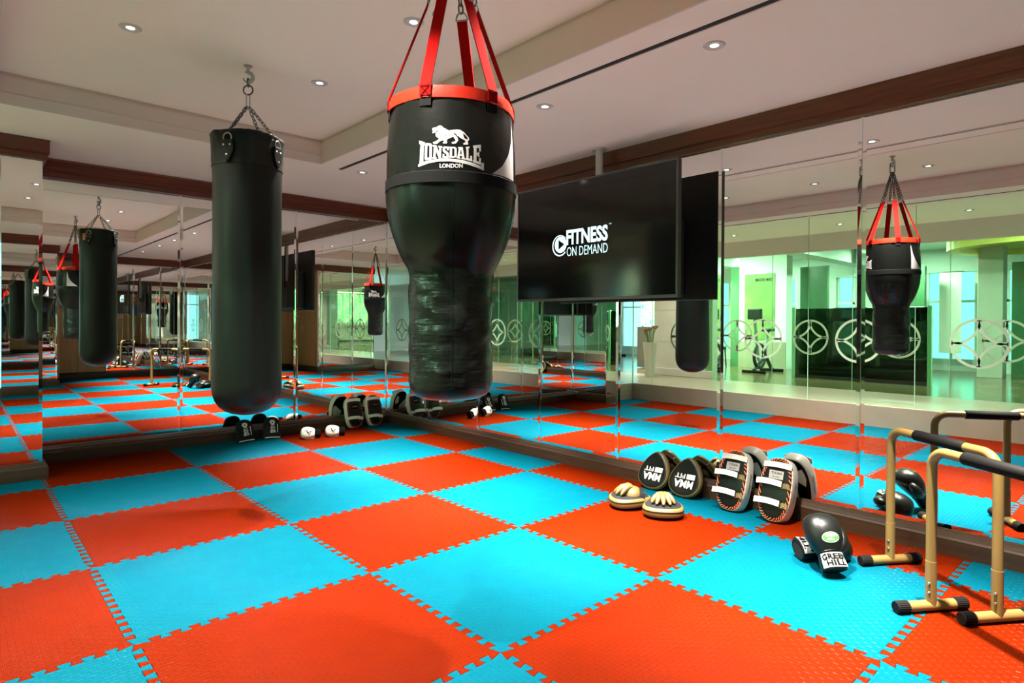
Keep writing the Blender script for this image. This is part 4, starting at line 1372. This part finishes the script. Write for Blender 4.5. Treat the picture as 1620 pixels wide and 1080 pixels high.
# ---- gloves
GR = [(0, .062, .047, 0), (.02, .064, .048, 0), (.06, .060, .046, 0), (.080, .056, .043, 0), (.092, .060, .047, .002), (.118, .074, .057, .006), (.15, .085, .067, .010),
      (.19, .089, .073, .010), (.225, .088, .074, .006), (.252, .079, .067, 0), (.272, .063, .053, -.006), (.284, .040, .034, -.010), (.289, .014, .012, -.011)]
def gdim(y):
    for a, b in zip(GR, GR[1:]):
        if y <= b[0]:
            f = (y - a[0]) / (b[0] - a[0])
            return [a[i] + (b[i] - a[i]) * f for i in (1, 2, 3)]
    return GR[-1][1:]
def gtop(x, y, off=.0015):
    w, h, zc = gdim(y)
    return zc + (h + off) * math.sqrt(max(0.02, 1 - abs(x / (w + off)) ** 2.3)) 

def boxing_glove(mx, label, group, body, cuff, s=1.0, side=1, style='hill'):
    t = empty('boxing_glove', mx=mx @ Matrix.Scale(s, 4))
    tag(t, label, 'boxing glove', group)
    N = 36
    def ring(y, w, h, zc):
        P = []
        for k in range(N):
            a = 2 * PI * k / N
            c, q = math.cos(a), math.sin(a)
            P.append((w * math.copysign(abs(c) ** .87, c), y, zc + h * math.copysign(abs(q) ** .87, q)))
        return P
    MB().loft([ring(*g) for g in GR[3:]]).obj('fist', M[body], t, smooth=70)
    c = MB().loft([ring(.004, .049, .035, 0), ring(.0, .055, .041, 0), ring(.002, .061, .0465, 0)] + [ring(*g) for g in GR[1:5]], caps=False).obj('cuff', M[cuff], t, smooth=50)
    MB().loft([ring(.0035, .0495, .0355, 0), ring(.06, .044, .032, 0), ring(.08, .02, .016, 0)]).obj('lining', M['blackcloth'], t, smooth=50)
    MB().tube([(side * .048, .095, -.012), (side * .082, .122, -.020), (side * .100, .155, -.024), (side * .104, .185, -.024), (side * .096, .208, -.020), (side * .088, .218, -.018)],
              [.022, .030, .031, .029, .022, .010], 16).obj('thumb', M[body], t, smooth=70)
    MB().tube([(gdim(.086)[0] * 1.02 * math.cos(a), .086, gdim(.086)[1] * 1.02 * math.sin(a)) for a in [2 * PI * k / 32 for k in range(32)]], .0032, 8, closed=True).obj('wrist_seam', M[cuff], t, smooth=60)
    if style == 'hill':
        def cy(u, v, off=.002):
            w, h, zc = gdim(v)
            a = PI / 2 - u / .052
            return ((w + off) * math.copysign(abs(math.cos(a)) ** .87, math.cos(a)), v, (h + off) * math.copysign(abs(math.sin(a)) ** .87, math.sin(a)))
        def patch(nm, m, u0, v0, u1, v1, off, par):
            mb = MB()
            n = 12
            for k in range(n + 1):
                u = u0 + (u1 - u0) * k / n
                mb.v += [cy(u, v0, off), cy(u, v1, off)]
            mb.f = [(2 * k, 2 * k + 2, 2 * k + 3, 2 * k + 1) for k in range(n)]
            mb.m = [0] * n
            return mb.obj(nm, M[m], par)
        lb = patch('cuff_label', 'label', -.062, .006, .062, .076, .0025, c)
        text('GREEN', 'label_word', M['inkline'], lb, lambda u, v: cy(u, v, .0038), (-.053, .042, .053, .071), .04)
        text('HILL', 'label_word', M['inkline'], lb, lambda u, v: cy(u, v, .0038), (-.037, .011, .037, .039), .04)
        top = lambda u, v: (u, v, gtop(u, v, .0018))
        e = decal([(circ(.042, 36, 0, .140, .0235), [])], top, 'oval_badge', M['green'], t, .012)
        decal([(circ(.0425, 36, 0, .140, .024), [circ(.0405, 36, 0, .140, .0222)[::-1]])], lambda u, v: (u, v, gtop(u, v, .0026)), 'badge_rim', M['print'], e)
        tp = lambda u, v: (u, v, gtop(u, v, .0042))
        text('GREEN', 'badge_word', M['print'], e, tp, (-.027, .142, .027, .152), .01)
        text('HILL', 'badge_word', M['print'], e, tp, (-.017, .127, .017, .137), .01)
    else:
        top = lambda u, v: (u, v, gtop(u, v, .0016))
        def stroke(pts, w=.0085):
            Lp, Rp = [], []
            for i, p in enumerate(pts):
                a = Vector(pts[max(i - 1, 0)]); b = Vector(pts[min(i + 1, len(pts) - 1)])
                n = Vector((-(b - a).y, (b - a).x)).normalized() * w / 2 * (1 if 0 < i < len(pts) - 1 else .3)
                Lp.append((p[0] + n.x, p[1] + n.y)); Rp.append((p[0] - n.x, p[1] - n.y))
            decal([(Lp + Rp[::-1], [])], top, 'tribal_stroke', M['inkline'], t, .012)
        stroke([(-.05, .15), (-.03, .19), (0, .21), (.035, .20), (.05, .17)])
        stroke([(-.045, .24), (-.02, .20), (.0, .16), (.01, .13)])
        stroke([(.045, .25), (.015, .21), (-.01, .19), (-.035, .17)])
        stroke([(-.02, .26), (.005, .235), (.03, .225)])
        stroke([(-.055, .20), (-.03, .165), (-.005, .15), (.03, .15)])
    return t
boxing_glove(frame((2.748, -2.375, .0560), (-.57, -.73, -.358), (.78, -.62, .02)), 'black boxing glove lying flat under the upright one beside the dip bars', 'black boxing gloves by the dip bars', 'leather', 'leather', 1.0, -1)
boxing_glove(frame((2.645, -2.605, .036), (.74, -.67, .04), (.52, .41, .80)), 'black boxing glove with green oval badge resting upright on the other glove', 'black boxing gloves by the dip bars', 'leather', 'leather', 1.0, 1)
boxing_glove(frame((2.350, 2.555, .053), (.188, .372, .955), (-.93, .30, .04)), 'small white boxing glove with black tribal print, left of the white pair', 'white boxing gloves by the far wall', 'white', 'inkline', .70, -1, 'tribal')
boxing_glove(frame((2.600, 2.505, .053), (.188, .372, .955), (-.93, .34, .04)), 'small white boxing glove with black tribal print, right of the white pair', 'white boxing gloves by the far wall', 'white', 'inkline', .70, -1, 'tribal')

# ---- black cloth inner gloves leaning on the far baseboard
def cloth_mitt(mx, label):
    t = empty('bag_mitt', mx=mx)
    tag(t, label, 'bag mitt', 'black bag mitts by the far wall')
    N = 32
    def sec(y, w, h):
        return [(w * math.copysign(abs(math.cos(a)) ** .6, math.cos(a)), y, h * math.copysign(abs(math.sin(a)) ** .8, math.sin(a))) for a in [2 * PI * k / N for k in range(N)]]
    MB().loft([sec(.004, .098, .016), sec(.03, .097, .024), (sec(.08, .092, .030)), sec(.14, .086, .032), sec(.19, .078, .030), sec(.215, .064, .026), sec(.232, .040, .017), sec(.238, .012, .006)]).obj('body', M['blackcloth'], t, smooth=60)
    MB().tube([(.080 * math.copysign(abs(math.cos(a)) ** .6, math.cos(a)), .0085, .0165 * math.sin(a) + .002) for a in [2 * PI * k / 40 for k in range(40)]], .0055, 8, closed=True).obj('white_hem', M['white'], t, smooth=60)
    on = lambda u, v: (u, v, .0335 * (max(.02, 1 - (abs(u) / .095) ** 3)) ** .5 - .0008 + (.0008 if v < .19 else -.002))
    pr = [([(-.030, .165), (-.022, .19), (0, .197), (.022, .188), (.026, .165), (.016, .15), (.022, .14), (-.018, .14), (-.014, .15)], [[(-.008, .160), (-.010, .172), (.0, .178), (.010, .172), (.008, .160)][::-1]])]
    decal(pr, on, 'print', M['print'], t, .02)
    decal([(circ(.008, 12, .0, .168), [])], lambda u, v: (on(u, v)[0], v, on(u, v)[2] + .0006), 'print_dot', M['rstitch'], t)
    for k, (y, w) in enumerate(((.125, .020), (.108, .026), (.092, .022), (.076, .028), (.062, .030))):
        decal([([(-w, y - .004), (-w * .3, y - .006), (w * .4, y - .002), (w, y - .005), (w * .9, y + .006), (0, y + .004), (-w * .8, y + .007)], [])], on, 'print', M['print'], t, .02)
    decal([([(.045, .06), (.052, .058), (.056, .15), (.048, .152)], [])], on, 'print_bar', M['print'], t, .02)
    return t
cloth_mitt(lean_far(1.690, 2.846, 24, 3), 'black cloth bag mitt with white print, left of its pair at the far wall')
cloth_mitt(lean_far(1.950, 2.850, 24, -5), 'black cloth bag mitt with white print, right of its pair at the far wall')
